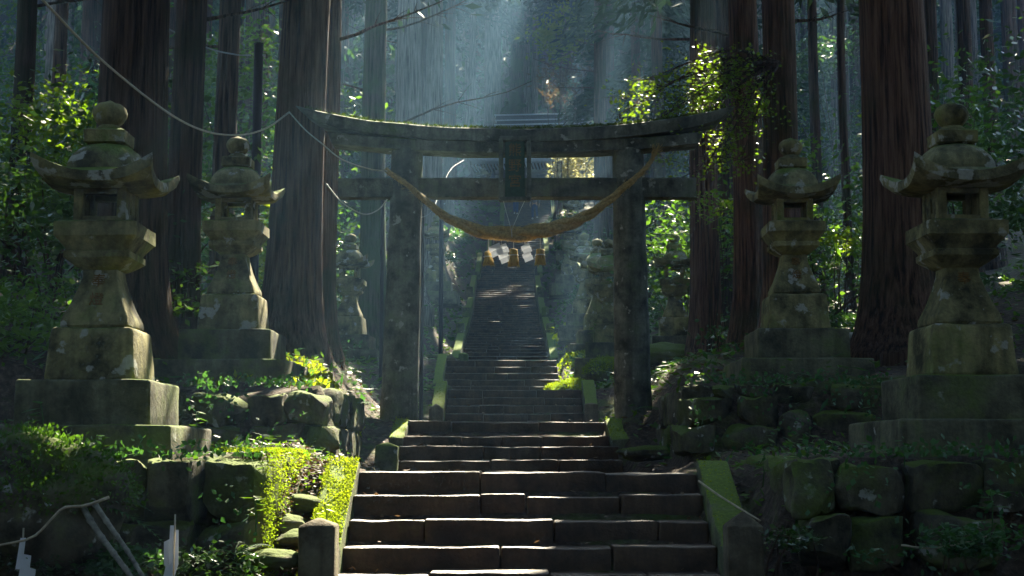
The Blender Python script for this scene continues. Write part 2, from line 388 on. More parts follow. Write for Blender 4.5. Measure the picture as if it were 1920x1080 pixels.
flight(B, [-1.42, -1.38, -1.37, -1.37], [1.3, 1.3, 1.22, 1.22], -.13, 'short flight of four low steps just in front of the stone gate', 2, [3, 4], (12, 2, 3), .011, .8)
C1 = [(26.9+.35*i, .675+.165*i) for i in range(5)]
flight(C1, lambda Y: -1.27, lambda Y: 1.36, .5, 'flight of five steps directly behind the stone gate', 3, [3, 4], (6, 1, 1), .008, .8)
C2 = [(33.4+.45*i, 1.515+.18*i) for i in range(6)]
flight(C2, lambda Y: -1.62, lambda Y: 1.12, 1.33, 'flight of six steps beside the sunlit mossy boulders', 4, [3], (6, 1, 1), .009, .9)
D = []; z = 2.41
while z < 16.3:
    z += .172; D.append((float(np.interp(z, [2.41, 3.4, 5.9, 8, 10.2, 13.1, 15.7, 16.4], [43.6, 46.5, 60, 68, 75, 82, 88, 89.7])), z))
xcf = lambda Y: float(ip(Y, XCT))
flight(D, lambda Y: xcf(Y)-1.38, lambda Y: xcf(Y)+1.38, 2.41, 'long steep flight climbing through the trees to the shrine hall, two walkers near its top', 5, [2, 3], (4, 1, 3), .012, 1.2, .07)
# kerb stones and posts along the stairs
def kerb(x0, x1, Ya, za, Yb, zb, label, drop=.45, amp=.012, tuft=0):
    mid = Vector(((x0+x1)/2, (Ya+Yb)/2, (za+zb)/2)); V, Fc = rbox(((x1-x0)/2, (Yb-Ya)/2, drop/2), .03, (2, 8, 2))
    sl = (zb-za)/(Yb-Ya)
    V = [Vector((v.x, v.y, v.z-drop/2+v.y*sl)) for v in V]
    o = obj('kerb_stone', mesh('kerb_stone', worn(V, (0, 0, 0), amp, 5, x0*7+Ya), Fc, M['kerb'], 50), None, mid)
    tag(o, label, 'kerb stone', 'kerb stones along the stairs')
    if tuft:
        n = tuft; px = rng.uniform((x0-x1)/2, (x1-x0)/2, n); py = rng.uniform((Ya-Yb)/2, (Yb-Ya)/2, n)
        q = np.sin(px*19+py*5)*np.sin(py*8.3+x0*9)+rng.normal(0, .45, n) > -.35; px, py = px[q], py[q]; n = len(px)
        C = np.stack([px, py, py*sl+rng.uniform(0, .025, n)], 1)
        Dd = unit(np.stack([rng.normal(0, .6, n), rng.normal(0, .6, n), np.abs(rng.normal(.5, .4, n))], 1))
        tag(obj('moss', leafmesh('moss', C, Dd, unit(rng.normal(0, 1, (n, 3))), rng.uniform(.010, .026, n), rng.uniform(.006, .013, n), M['moss'], False), o), kind='stuff')
    return o
def post(p, w_, h_, label, cap=.05, m='post', tilt=0):
    i = w_/2
    rings = [sqring(i*1.0, -h_, .015), sqring(i, -h_*.5, .015), sqring(i, -.012, .015), sqring(i*.93, 0, .015), sqring(i*.45, cap*.6, .01), sqring(.012, cap, .004)]
    V, Fc = loft(rings); me = mesh('stair_post', worn(V, (0, 0, 0), .006, 6, p[0]*9), Fc, M[m], 40)
    o = obj('stair_post', me, None, p); o.rotation_euler = (0, tilt, 0)
    return tag(o, label, 'stone post', 'stone posts at the ends of the stair kerbs')
kerb(-1.50, -1.245, 9.3, -1.22, 11.85, .0, 'sunlit kerb stone thick with yellow green moss beside the nearest steps', .5, .022, 14000)
kerb(1.505, 1.76, 9.3, -1.22, 11.85, .0, 'shaded mossy kerb stone with a fallen twig across it, right of the nearest steps', .5, .012, 500)
post(U(598, 984, 10.12), .25, 1.3, 'square stone post with sunlit top at the foot of the bright mossy kerb', .045)
post(U(1393, 984, 10.25), .25, 1.3, 'dark stone post with pale pyramid cap at the right foot of the nearest steps', .09)
post(U(727, 836, 16.3), .25, .6, 'squat mossy stone post left of the four low steps before the gate', .04, 'kerb', .06)
kerb(-1.56, -1.36, 18.2, .26, 19.3, .54, 'short green kerb stone at the left foot of the gate pillar', .4, .015, 300)
kerb(1.235, 1.49, 18.1, .25, 19.3, .54, 'short green kerb stone at the right foot of the gate pillar', .4, .015, 300)
post(U(818, 766, 26.6), .25, .6, 'stone post at the left foot of the first steps behind the gate', .09)
post(U(1108, 758, 26.6), .25, .7, 'dark stone post at the right foot of the first steps behind the gate', .03)
kerb(-1.52, -1.28, 26.8, .83, 28.7, 1.55, 'kerb stone lit yellow green at the left of the first steps behind the gate', .4, .015, 500)
kerb(1.37, 1.62, 26.8, .9, 28.4, 1.55, 'dim mossy kerb stone right of the first steps behind the gate', .4)
kerb(-1.86, -1.63, 33.2, 1.6, 36, 2.62, 'shaded green kerb stone left of the six steps', .4)
post(U(846, 672, 35.8), .24, .6, 'stone post with a lit corner at the left top of the six steps', .09)
post(U(1056, 664, 44.6), .3, .9, 'dark stone post at the right foot of the long steep flight', .05, 'kerb')
post(U(869, 664, 44.6), .3, .8, 'dark stone post at the left foot of the long steep flight', .05, 'kerb')
segs = [(44.8, 50, 'lowest'), (51.2, 56.5, 'second'), (58.2, 63.5, 'third'), (65, 70, 'fourth'), (71, 76, 'fifth'), (76.3, 82.5, 'sixth'), (82.8, 89.5, 'topmost')]
pz = lambda Y: float(ip(Y, PT))
for i, (Ya, Yb, wd) in enumerate(segs):
    for s_, nm in ((-1, 'left'), (1, 'right')):
        xm = (xcf(Ya)+xcf(Yb))/2+s_*1.55
        lit = ' caught by the sun' if (i == 0 and s_ > 0) else ''
        k = kerb(xm-.13, xm+.13, Ya, pz(Ya)+.3, Yb, pz(Yb)+.3, f'{wd} mossy kerb stone{lit} on the {nm} of the long flight', .55, .02)
        if i in (1, 2, 3):
            post((xcf(Ya)+s_*1.6, Ya-.25, pz(Ya)+.5), .3, .9, f'small dark stone post below the {wd} kerb stone, {nm} of the long flight', .06, 'kerb')
# ------------------------------------------------------------------ stone lanterns
LM = {}
def build_lantern_meshes():
    def tier(h0, z0, z1, name, seed, tap=.985, m='plinth', b=.022):
        V, Fc = rbox((h0, h0, (z1-z0)/2), b, (7, 7, 3))
        V = [Vector((v.x*(1-(1-tap)*(v.z/(z1-z0)+.5)), v.y*(1-(1-tap)*(v.z/(z1-z0)+.5)), v.z)) for v in V]
        LM[name] = mesh(name, worn(V, (0, 0, (z0+z1)/2), .008, 4, seed), Fc, M[m], 45)
    tier(.68, -.12, .265, 'lower_plinth', 3, .99); tier(.475, .255, .585, 'upper_plinth', 4, .985); tier(.325, .575, .965, 'base_block', 5, .9, 'lantern', .035)
    prof = [(.225, .955, .03), (.245, .985, .03), (.24, 1.03, .03), (.198, 1.13, .03), (.158, 1.24, .025), (.132, 1.34, .025), (.125, 1.41, .025)]
    V, Fc = loft([sqring(h, z, c, 5) for h, z, c in prof]); LM['shaft'] = mesh('shaft', worn(V, (0, 0, 0), .005, 6, 9), Fc, M['lantern'], 40)
    prof = [(.13, 1.395, .02), (.165, 1.415, .02), (.218, 1.455, .02), (.24, 1.475, .015), (.24, 1.52, .015), (.222, 1.525, .02), (.236, 1.55, .02), (.285, 1.615, .02), (.297, 1.625, .015), (.297, 1.725, .015), (.26, 1.74, .02)]
    V, Fc = loft([sqring(h, z, c, 5) for h, z, c in prof]); LM['platform'] = mesh('platform', worn(V, (0, 0, 0), .004, 6, 12), Fc, M['lantern'], 32)
    mb = MB(); h = .19; p = .034
    for sx in (-1, 1):
        for sy in (-1, 1): stonebox(mb, (sx*(h-p), sy*(h-p), 1.875), (p, p, .15), .008, (1, 1, 3), .002)
    for s_ in (-1, 1):
        stonebox(mb, (0, s_*(h-p-.002), 1.757), (h-2*p+.004, p-.004, .027), .006, (3, 1, 1), .002)
        stonebox(mb, (0, s_*(h-p-.002), 1.985), (h-2*p+.004, p-.004, .04), .006, (3, 1, 1), .002)
        for a, b in ((-1, -.17), (.17, 1)):
            y0, y1 = a*(h-2*p+.003), b*(h-2*p+.003)
            stonebox(mb, (s_*(h-p-.004), (y0+y1)/2, 1.875), (p-.006, abs(y1-y0)/2, .148), .006, (1, 2, 2), .002)
        stonebox(mb, (s_*(h-p-.005), 0, 1.775), (p-.008, .025, .045), .006, (1, 1, 1), .001)
        stonebox(mb, (s_*(h-p-.005), 0, 1.975), (p-.008, .025, .045), .006, (1, 1, 1), .001)
    LM['fire_box'] = mb.mesh('fire_box', M['lantern'], 40)
    def rr(hf, zf, rnd=0, n=10):
        P = []
        for k in range(4):
            for j in range(n):
                t = -1+2*j/n; u, v = [(1, t), (-t, 1), (-1, -t), (t, -1)][k]
                c = min(abs(u), abs(v))**2.6; hh = hf(c); x, y = u*hh, v*hh
                if rnd:
                    q = hh/max(1e-6, math.hypot(x, y)); x, y = x*(1-rnd)+rnd*x*q, y*(1-rnd)+rnd*y*q
                P.append(Vector((x, y, zf(c))))
        return P
    rings = [rr(lambda c: .19, lambda c: 1.985), rr(lambda c: .265, lambda c: 1.988+.005*c), rr(lambda c: .33+.01*c, lambda c: 1.994+.03*c),
             rr(lambda c: .385+.03*c, lambda c: 2.005+.10*c), rr(lambda c: .39+.045*c, lambda c: 2.035+.13*c), rr(lambda c: .385+.045*c, lambda c: 2.078+.125*c),
             rr(lambda c: .36+.025*c, lambda c: 2.09+.085*c), rr(lambda c: .315, lambda c: 2.10+.03*c, .2),
             rr(lambda c: .272, lambda c: 2.125, .45), rr(lambda c: .272, lambda c: 2.17, .5), rr(lambda c: .255, lambda c: 2.225, .6), rr(lambda c: .215, lambda c: 2.28, .7), rr(lambda c: .155, lambda c: 2.325, .8), rr(lambda c: .08, lambda c: 2.345, .9)]
    V, Fc = loft(rings); LM['roof'] = mesh('roof', worn(V, (0, 0, 0), .005, 5, 31), Fc, M['lantern_roof'], 38)
    V, Fc = loft([sqring(.12, 2.33, .02), sqring(.15, 2.345, .02), sqring(.152, 2.43, .02), sqring(.13, 2.445, .02)])
    V2, F2 = lathe([(.11, 2.44), (.115, 2.455), (.085, 2.475), (.07, 2.49)])
    mb = MB().add(worn(V, (0, 0, 0), .004, 7, 2), Fc).add(V2, F2); LM['neck'] = mb.mesh('neck', M['lantern'], 40)
    V, Fc = lathe([(.068, 2.485), (.10, 2.515), (.125, 2.56), (.128, 2.59), (.115, 2.625), (.085, 2.65), (.045, 2.662), (.02, 2.675), (.0, 2.685)])
    LM['finial'] = mesh('finial', worn(V, (0, 0, 0), .004, 7, 4), Fc, M['lantern'], 60)
build_lantern_meshes()
def text_mesh(name, s, size, m, depth=.004):
    cu = bpy.data.curves.new('t', 'FONT'); cu.body = s; cu.size = size; cu.extrude = depth; cu.align_x = 'CENTER'; cu.align_y = 'CENTER'; cu.resolution_u = 2
    o = bpy.data.objects.new('t', cu); COL.objects.link(o)
    dg = bpy.context.evaluated_depsgraph_get(); me = bpy.data.meshes.new_from_object(o.evaluated_get(dg)); me.name = name
    bpy.data.objects.remove(o); me.materials.clear(); me.materials.append(m); return me
TX = {}
def txt(s, size, m):
    k = (s, size)
    if k not in TX: TX[k] = text_mesh('inscription', s, size, m)
    return TX[k]
def lantern(px, ytop, d, label, chars=None, small=False, rz=0):
    x = (px-960)*d/F; ptop = U(px, ytop, d); z = g1(x, d)
    z = min(g1(x-.5, d-.6), g1(x+.5, d-.6), z, g1(x-.5, d+.5), g1(x+.5, d+.5))
    s = (ptop.z-z)/2.685; s = min(max(s, .85), 1.22); z = ptop.z-2.685*s
    t = thing('stone_lantern', (ptop.x, d, z), label, 'stone lantern', 'stone lanterns lining the stairs', rz+R(3.5*math.sin(px*1.7)), s)
    for k in ('lower_plinth', 'upper_plinth', 'base_block', 'shaft', 'platform', 'fire_box', 'roof', 'neck', 'finial'):
        o = obj(k, LM[k], t)
        if k == 'shaft' and chars:
            for i, ch in enumerate(chars):
                c = obj('inscription', txt(ch, .105, M['gold']), o); zz = 1.31-.14*i
                hw = float(np.interp(zz, [1.03, 1.13, 1.24, 1.34, 1.4], [.24, .198, .158, .132, .125]))
                c.location = (0, -hw-.007, zz); c.rotation_euler = (math.pi/2-.3, 0, 0)
    return t
lantern(207, 188, 11.5, 'large stone lantern with lichen patched base at the far left, on the sunlit mossy wall', '奉燈')
lantern(447, 255, 16.0, 'left stone lantern just before the big double cedar trunk, second nearest on that side', '奉燈')
lantern(657, 437, 29.6, 'stone lantern immediately left of the gate pillar, its right edges lit by the sun')
lantern(684, 433, 33.5, 'stone lantern half hidden behind the lit lantern beside the left gate pillar')
lantern(709, 446, 38.0, 'stone lantern almost wholly hidden behind the left edge of the left gate pillar')
lantern(819, 403, 53.0, 'small far stone lantern on the leafy left bank, seen under the straw rope')
lantern(907, 309, 95.0, 'tiny stone lantern before the hall eaves, seen left of the gate plaque')
lantern(1783, 190, 11.5, 'large shaded stone lantern at the far right with white lichen on its roof', '奉')
lantern(1482, 258, 16.2, 'stone lantern with green mossy roof below the yellow green leaves on the right', '奉燈')
lantern(1263, 437, 30.0, 'stone lantern immediately right of the right gate pillar, light showing through its fire box')
lantern(1141, 447, 34.5, 'stone lantern half hidden behind the left edge of the right gate pillar')
lantern(1120, 447, 39.0, 'stone lantern in the right row, next beyond the one hidden by the gate pillar')
lantern(1096, 436, 44.0, 'stone lantern on the right bank whose finial is rimmed by sunlight under the rope')
lantern(1068, 399, 57.0, 'far stone lantern on the right bank just above the straw rope, finial lit')
lantern(1075, 358, 67.0, 'farthest stone lantern of the right row with a pale roof under the tie beam')
# ------------------------------------------------------------------ the gate
TY = 19.7; TZ = .55
zt_ = lambda py, dy=.27: U(960, py, 19.7-dy).z
xp_ = lambda px, py, dy=.2: U(px, py, 19.7-dy).x
tor = thing('stone_gate', (0, TY, TZ), 'mossy grey stone torii gate with curved top beam spanning the stairs', 'torii gate')
def pil(xb, xt):
    mb = MB(); n = 28; rings = []
    for k in range(16):
        t = k/15; z = -.35+t*(3.72+.35); r = .262-.05*t
        tt = max(0, z/3.75); x = xb+(xt-xb)*tt
        rings.append([Vector((x+r*math.cos(2*math.pi*j/n), r*math.sin(2*math.pi*j/n), z)) for j in range(n)])
    V, Fc = loft(rings); obj('pillar', mesh('pillar', worn(V, (0, 0, 0), .012, 2.5, xb), Fc, M['torii'], 60), tor)
pil(xp_(746, 770), xp_(762, 300)); pil(xp_(1190, 770), xp_(1180, 300))
def beam(name, xl, xr, zb, zt, dy, lift, slant, n=36, amp=.01, cap=0.0):
    rings = []
    for k in range(n+1):
        t = -1+2*k/n; xm = (xl+xr)/2; hw = (xr-xl)/2; lf = lift*abs(t)**2.3
        sl = slant*np.sign(t)*(abs(t)**8); x = xm+t*hw
        prof = [(-dy, zb), (-dy*1.02, (zb+zt)/2), (-dy*1.05, zt-.02), (-dy*.9, zt), (0, zt+cap), (dy*.9, zt), (dy*1.05, zt-.02), (dy, zb), (0, zb-.003)]
        rings.append([Vector((x-sl*(1-(z-zb)/(zt-zb+cap)), y, z+lf)) for y, z in prof])
    V, Fc = loft(rings); Fc = [f[::-1] for f in Fc]
    return obj(name, mesh(name, worn(V, (0, 0, 0), amp, 2.2, xl), Fc, M['torii'], 40), tor)
top = beam('top_lintel', xp_(550, 196), xp_(1382, 205), zt_(264)-TZ, zt_(240)-TZ, .27, .32, .24, cap=.035)
low = beam('lower_lintel', xp_(612, 255), xp_(1320, 262), zt_(285, .2)-TZ, zt_(263, .2)-TZ, .20, .13, .07)
tie = beam('tie_beam', xp_(632, 350), xp_(1307, 350), zt_(369, .13)-TZ, zt_(333, .13)-TZ, .13, 0, 0)
PZ = zt_(318, .36); pl = obj('plaque', stonebox(MB(), (.04, -.33, PZ-TZ), (.135, .035, .40), .012, (3, 1, 5), .004).mesh('plaque', M['green_board'], 40), tor)
for a, b in (((-.15, PZ, .03, .43), 0), ((.23, PZ, .03, .43), 0), ((.04, PZ+.425, .21, .035), 1), ((.04, PZ-.41, .21, .03), 1)):
    obj('plaque_frame', stonebox(MB(), (a[0], -.345, a[1]-TZ), (a[2], .06, a[3]) if b == 0 else (a[2], .065, a[3]), .015, (2, 1, 4), .006).mesh('plaque_frame', M['torii'], 40), pl)
for i, ch in enumerate('熊野宮'):
    o = obj('inscription', txt(ch, .19, M['gold']), pl); o.location = (.04, -.367, PZ+.26-TZ-.215*i); o.rotation_euler = (math.pi/2, 0, 0)
n = 5200; X = rng.uniform(-2.9, 2.98, n); X = np.where(rng.random(n) < .6, rng.normal(.55, .9, n), X); X = np.clip(X, -2.85, 2.95)
tt = np.abs((X-.04)/3.02); yy = rng.uniform(-.26, .24, n)
Cc = np.stack([X, yy, zt_(240)+.015-TZ+.32*tt**2.3-.05*np.abs(yy)+rng.uniform(0, .03, n)], 1)
Dd = unit(np.stack([rng.normal(0, .5, n), rng.normal(0, .5, n), np.abs(rng.normal(.6, .4, n))], 1))
tag(obj('moss', leafmesh('moss', Cc, Dd, unit(rng.normal(0, 1, (n, 3))), rng.uniform(.03, .085, n), rng.uniform(.012, .026, n), M['moss_shade'], False), top), kind='stuff')
# straw rope
def cat(p0, p1, sag, n, dy=0):
    return [Vector(p0)*(1-t)+Vector(p1)*t+Vector((0, dy*4*t*(1-t), -sag*4*t*(1-t))) for t in [i/(n-1) for i in range(n)]]
def qcurve(P, n):
    """smooth curve through points (Catmull-Rom)"""
    P = [Vector(p) for p in P]; P = [P[0]*2-P[1]]+P+[P[-1]*2-P[-2]]; out = []
    m_ = len(P)-3
    for i in range(n):
        t = i/(n-1)*m_; k = min(int(t), m_-1); u = t-k; a, b, c, d = P[k:k+4]
        out.append(.5*((2*b)+(c-a)*u+(2*a-5*b+4*c-d)*u*u+(3*b-a-3*c+d)*u**3))
    return out
RY = 19.25
rp = qcurve([U(722, 318, RY+.05), U(770, 352, RY), U(830, 402, RY), U(890, 430, RY), U(955, 439, RY), U(1030, 430, RY), U(1100, 405, RY), U(1170, 352, RY), U(1208, 318, RY), U(1224, 298, RY+.05)], 150)
rope = thing('straw_rope', (0, RY, 0), 'thick twisted straw rope sagging between the two gate pillars', 'rope')
for st in range(3):
    P = []; Rd = []
    for i, p in enumerate(rp):
        t = i/149; d = (rp[min(i+1, 149)]-rp[max(i-1, 0)]).normalized(); a = d.cross(Vector((0, 1, 0))).normalized(); b = d.cross(a)
        rad = .016+.046*math.exp(-((t-.47)/.26)**2)
        ph = st*2*math.pi/3+t*2*math.pi*(3.1+2.4*abs(t-.45)); P.append(p-Vector((0, RY, 0))+(a*math.cos(ph)+b*math.sin(ph))*rad*.86+Vector((nz(p, 6, st), nz(p, 6, st+5), nz(p, 6, st+8)))*.008)
        Rd.append(rad*(1+.1*nz(p, 9, st+3)))
    obj('strand', MB().tube(P, Rd, 10).mesh('strand', M['straw'], 180), rope)
fb = MB()
for _ in range(330):
    i = random.randrange(4, 146); t = i/149; rad = .03+.1*math.exp(-((t-.47)/.26)**2); p = rp[i]-Vector((0, RY, 0))
    d = (rp[i+1]-rp[i-1]).normalized()*random.choice((-1, 1)); o = Vector((random.gauss(0, 1), random.gauss(-.6, .8), random.gauss(0, 1))).normalized()
    L_ = random.uniform(.04, .13); q0 = p+o*rad*.85; fb.tube([q0, q0+d*L_*.6+o*L_*.15, q0+d*L_+o*L_*.45+Vector((0, 0, -.02))], .0022, 3, False)
e = rp[-1]-Vector((0, RY, 0))
for _ in range(40):
    fb.tube([e-Vector((.03, 0, .06)), e+Vector((random.uniform(-.02, .05), random.uniform(-.08, 0), random.uniform(.02, .1))), e+Vector((random.uniform(-.02, .14), random.uniform(-.12, 0), random.uniform(.06, .2)))], .004, 3, False)
tag(obj('loose_straw', fb.mesh('loose_straw', M['straw']), rope), kind='stuff')
def tassel(px, y0, y1, ytie, lab):
    p = U(px, y0, RY); s = RY/F; t = thing('straw_tassel', p, lab, 'straw tassel', 'straw tassels hanging from the rope')
    h = (y1-y0)*s; r = 9.5*s
    V, Fc = lathe([(.012, .0), (r*.75, -.01), (r*.85, -h*.2), (r*.8, -h*.38), (r*.85, -h*.45), (r*1.0, -h*.7), (r*1.15, -h*.97), (r*.8, -h*.98), (0.002, -h*.95)], 18)
    obj('straw_bundle', mesh('straw_bundle', worn(V, (0, 0, 0), .008, 14, px), Fc, M['tassel'], 180), t)
    obj('tie_band', MB().tube([Vector((math.cos(a)*r*.9, math.sin(a)*r*.9, -h*.4)) for a in np.linspace(0, 2*math.pi, 17)], .008, 6, False).mesh('tie_band', M['cord'], 180), t)
    mb = MB()
    for _ in range(30):
        a = random.uniform(0, 6.28); mb.tube([(math.cos(a)*r, math.sin(a)*r, -h*.8), (math.cos(a)*r*1.2, math.sin(a)*r*1.2, -h*random.uniform(1, 1.12))], .0025, 3, False)
    obj('straw_fringe', mb.mesh('straw_fringe', M['tassel']), t)
    obj('hanging_string', MB().tube([(0, 0, 0), (0, 0, (y0-ytie)*s)], .005, 5).mesh('hanging_string', M['cord']), t)
tassel(916, 471, 498, 445, 'straw tassel hanging below the left part of the rope beside the big paper streamer')
tassel(963, 466, 499, 445, 'middle straw tassel hanging under the lowest point of the rope')
tassel(1013, 466, 497, 438, 'straw tassel hanging alone right of the paper streamers')
def streamer(px, y0, s0, segs, lab, lean=-.35, col='paper', top=None, dy=0):
    p = U(px, y0, RY-.03+dy); s = RY/F; t = thing('paper_streamer', p, lab, 'paper streamer', 'folded paper streamers on the rope')
    mb = MB(); x = 0; z = 0
    for i in range(segs):
        w_, h_ = 26*s*s0, 13*s*s0; sk = -lean*w_
        a = Vector((x, -.004*i, z)); ux = Vector((w_, .012, .45*w_)); uz = Vector((sk*.45, .006, -h_))
        V = [a, a+ux, a+ux+uz, a+uz]; V += [v+Vector((0, .002, 0)) for v in V]
        mb.add([v-ux*.5 for v in V], [(0, 1, 2, 3), (7, 6, 5, 4), (0, 3, 7, 4), (1, 5, 6, 2), (0, 4, 5, 1), (3, 2, 6, 7)])
        x += (.2*w_ if i % 2 == 0 else -.12*w_)+sk*.1; z -= h_*.98
    obj('paper_fold', mb.mesh('paper_fold', M[col]), t)
    obj('hanging_string', MB().tube([(0, 0, 0), (0, .02, ((top or y0-14)*-1+y0)*s)], .003, 4).mesh('hanging_string', M['cord']), t)
streamer(926, 459, .8, 2, 'broad white paper fold overlapping the zigzag streamer left of the middle tassel', -.3, dy=-.05)
streamer(940, 459, .66, 4, 'white zigzag paper streamer left of the middle tassel')
streamer(984, 459, .6, 4, 'white zigzag paper streamer between the middle and right tassels')
vs = thing('hanging_cord', U(960, 360, RY), 'thin pale cord looped in a V from the tie beam down to the rope', 'cord')
mb = MB(); o0 = U(960, 360, RY)
mb.tube([U(940, 362, RY+.12)-o0, U(950, 400, RY)-o0, U(959, 432, RY-.1)-o0], .004, 5); mb.tube([U(993, 357, RY+.12)-o0, U(975, 395, RY)-o0, U(959, 432, RY-.1)-o0], .004, 5)
mb.tube([U(959, 430, RY-.12)-o0, U(960, 445, RY-.12)-o0], .006, 5); obj('cord', mb.mesh('cord', M['cord'], 180), vs)
# cords and cable
def line(name, pts, r, m, lab, cat, n=60):
    P = qcurve([U(*p) for p in pts], n); c = P[0].copy(); rr_ = r if not isinstance(r, tuple) else list(np.linspace(r[0], r[1], n))
    return tag(obj(name, MB().tube([p-c for p in P], rr_, 6).mesh(name, M[m], 180), None, c), lab, cat)
line('rope_line', [(40, -40, 11.5), (80, 0, 12), (190, 112, 14), (310, 208, 16), (385, 246, 17.4), (450, 253, 18.4), (500, 240, 19), (543, 210, 19.55)], .0125, 'cord', 'long pale rope sagging from the upper left corner to the big double cedar', 'rope')
line('rope_line', [(543, 211, 19.5), (572, 243, 19.4), (602, 268, 19.3), (640, 298, 19.3), (690, 316, 19.3), (726, 321, 19.25)], .010, 'cord', 'pale cord running from the big double cedar to the end of the straw rope', 'rope')
line('rope_line', [(612, 345, 19.3), (640, 378, 19.2), (680, 401, 19.2), (708, 394, 19.2), (726, 374, 19.3)], .009, 'cord', 'short loose cord sagging left of the left gate pillar', 'rope')
line('power_cable', [(150, -45, 21), (215, -8, 21), (300, 45, 21.5), (385, 88, 22), (440, 102, 22), (470, 104, 22)], .013, 'cable', 'thin grey cable from the top of the frame to the dark pole', 'cable')
line('power_cable', [(788, 408, 24), (800, 404, 24), (812, 392, 24), (825, 360, 25), (845, 318, 26), (870, 300, 27)], .004, 'cable', 'thin grey cable curving between the left gate pillar and the far hall', 'cable')
def pole(px, ytop, d, r, lab):
    x = (px-960)*d/F; zt = U(px, ytop, d).z; zb = g1(x, d)-.2
    t = thing('utility_pole', (x, d, zb), lab, 'pole')
    obj('shaft', MB().tube([(0, 0, 0), (0, 0, zt-zb)], r, 12).mesh('shaft', M['pole'], 60), t)
    mb = MB().tube([(0, 0, zt-zb-.0), (0, 0, zt-zb+.02)], r*1.12, 12); obj('cap', mb.mesh('cap', M['pole'], 60), t)
    mb = MB().tube([(-.02, 0, zt-zb-.17), (.11, 0, zt-zb-.17)], .02, 8); obj('insulator', mb.mesh('insulator', M['cable'], 60), t)
pole(472, 84, 22, .072, 'dark slim utility pole carrying the grey cable beside the double cedar')
pole(714, 340, 27, .035, 'thin dark pole seen just left of the left gate pillar')
pole(790, 365, 25, .035, 'thin dark pole hugging the right edge of the left gate pillar')
pole(826, 372, 44, .07, 'thin dark pole standing on the leafy left bank beyond the gate')
# ------------------------------------------------------------------ dry stone walls
def rockmesh(h, seed, pw=.72, amp=.035, n=8, squash=1):
    V, Fc = rbox(h, min(h)*.2, (n, max(3, n-2), max(3, n-2)))
    out = []
    for v in V:
        d = Vector((nz(v, 3, seed), nz(v, 3, seed+4), nz(v, 3, seed+8)))*amp+Vector((nz(v, 9, seed), nz(v, 9, seed+4), nz(v, 9, seed+8)))*amp*.4
        out.append(v+d)
    rr = random.Random(seed)
    for _ in range(11):
        dv = Vector((rr.gauss(0, 1), rr.gauss(-.5, 1), rr.gauss(0, 1))).normalized(); lim = max(q.dot(dv) for q in out)*rr.uniform(.72, .93)
        out = [q-dv*max(0, q.dot(dv)-lim)*.9 for q in out]
    return out, Fc
def rockwall(lab, rows, Yf, depth=.5, yaw=None, side=None):
    """rows: list of (ytop_px, ybottom_px, [x edges px]); front stones at depth Yf"""
    c = U(rows[-1][2][0], rows[-1][1], Yf); t = thing('stone_wall', c, lab, 'stone wall', 'dry stone terrace walls')
    for ri, (yt, yb, ed) in enumerate(rows):
        for j in range(len(ed)-1):
            rr = random.Random(int(yt*7+ed[j])); a, b = U(ed[j], yt, Yf), U(ed[j+1], yb, Yf)
            hx, hz = abs(b.x-a.x)/2-.008, abs(a.z-b.z)/2-.006; hy = depth/2*rr.uniform(.85, 1.1)
            V, Fc = rockmesh((hx, hy, hz), rr.random()*80, amp=.06)
            rot = Matrix.Rotation(rr.uniform(-.13, .13), 3, 'Y')@Matrix.Rotation(rr.uniform(-.12, .12), 3, 'Z')
            m = Vector(((a.x+b.x)/2, Yf+hy+rr.uniform(-.06, .05)+.06*(len(rows)-1-ri)*-0+(.10*(len(rows)-ri)), (a.z+b.z)/2))
            obj('stone', mesh('stone', [rot@v for v in V], Fc, M['rock'], 24), t, m-c)
    if side:
        X, Y0, Y1, zt, zb, k = side
        for r_ in range(2):
            for i in range(k):
                rr = random.Random(int(X*100+i*7+r_)); L_ = (Y1-Y0)/k
                V, Fc = rockmesh((.2, L_/2, (zt-zb)/4), rr.random()*80, amp=.045)
                obj('stone', mesh('stone', V, Fc, M['rock'], 24), t, Vector((X, Y0+L_*(i+.5), zb+(zt-zb)*(.25+.5*r_)))-c)
    return t
rockwall('mossy dry stone wall under the large left lantern, right end glowing in the sun',
    [(862, 985, [130, 255, 360, 492]), (985, 1110, [100, 240, 350, 488])], 10.05, .5, side=(-1.93, 10.5, 13.6, 0.0, -.95, 5))
rockwall('low dry stone wall under the second left lantern', [(735, 795, [345, 455, 530, 612]), (795, 850, [330, 450, 568, 628])], 14.15, .5, side=(-2.0, 14.7, 17.5, .7, -.05, 4))
rockwall('low dry stone wall under the lantern with the green mossy roof',
    [(718, 742, [1300, 1350, 1400, 1463]), (718, 768, [1463, 1570, 1665]), (742, 798, [1285, 1390, 1468]), (768, 845, [1468, 1530, 1670]), (798, 850, [1272, 1350, 1468])], 14.4, .5, side=(1.95, 14.8, 17.5, .72, 0, 4))
rockwall('dark dry stone wall under the large right lantern', [(868, 968, [1495, 1590, 1720, 1870, 2010]), (968, 1075, [1510, 1605, 1735, 1900])], 10.1, .5, side=(2.2, 10.5, 13.8, 0, -.95, 5))
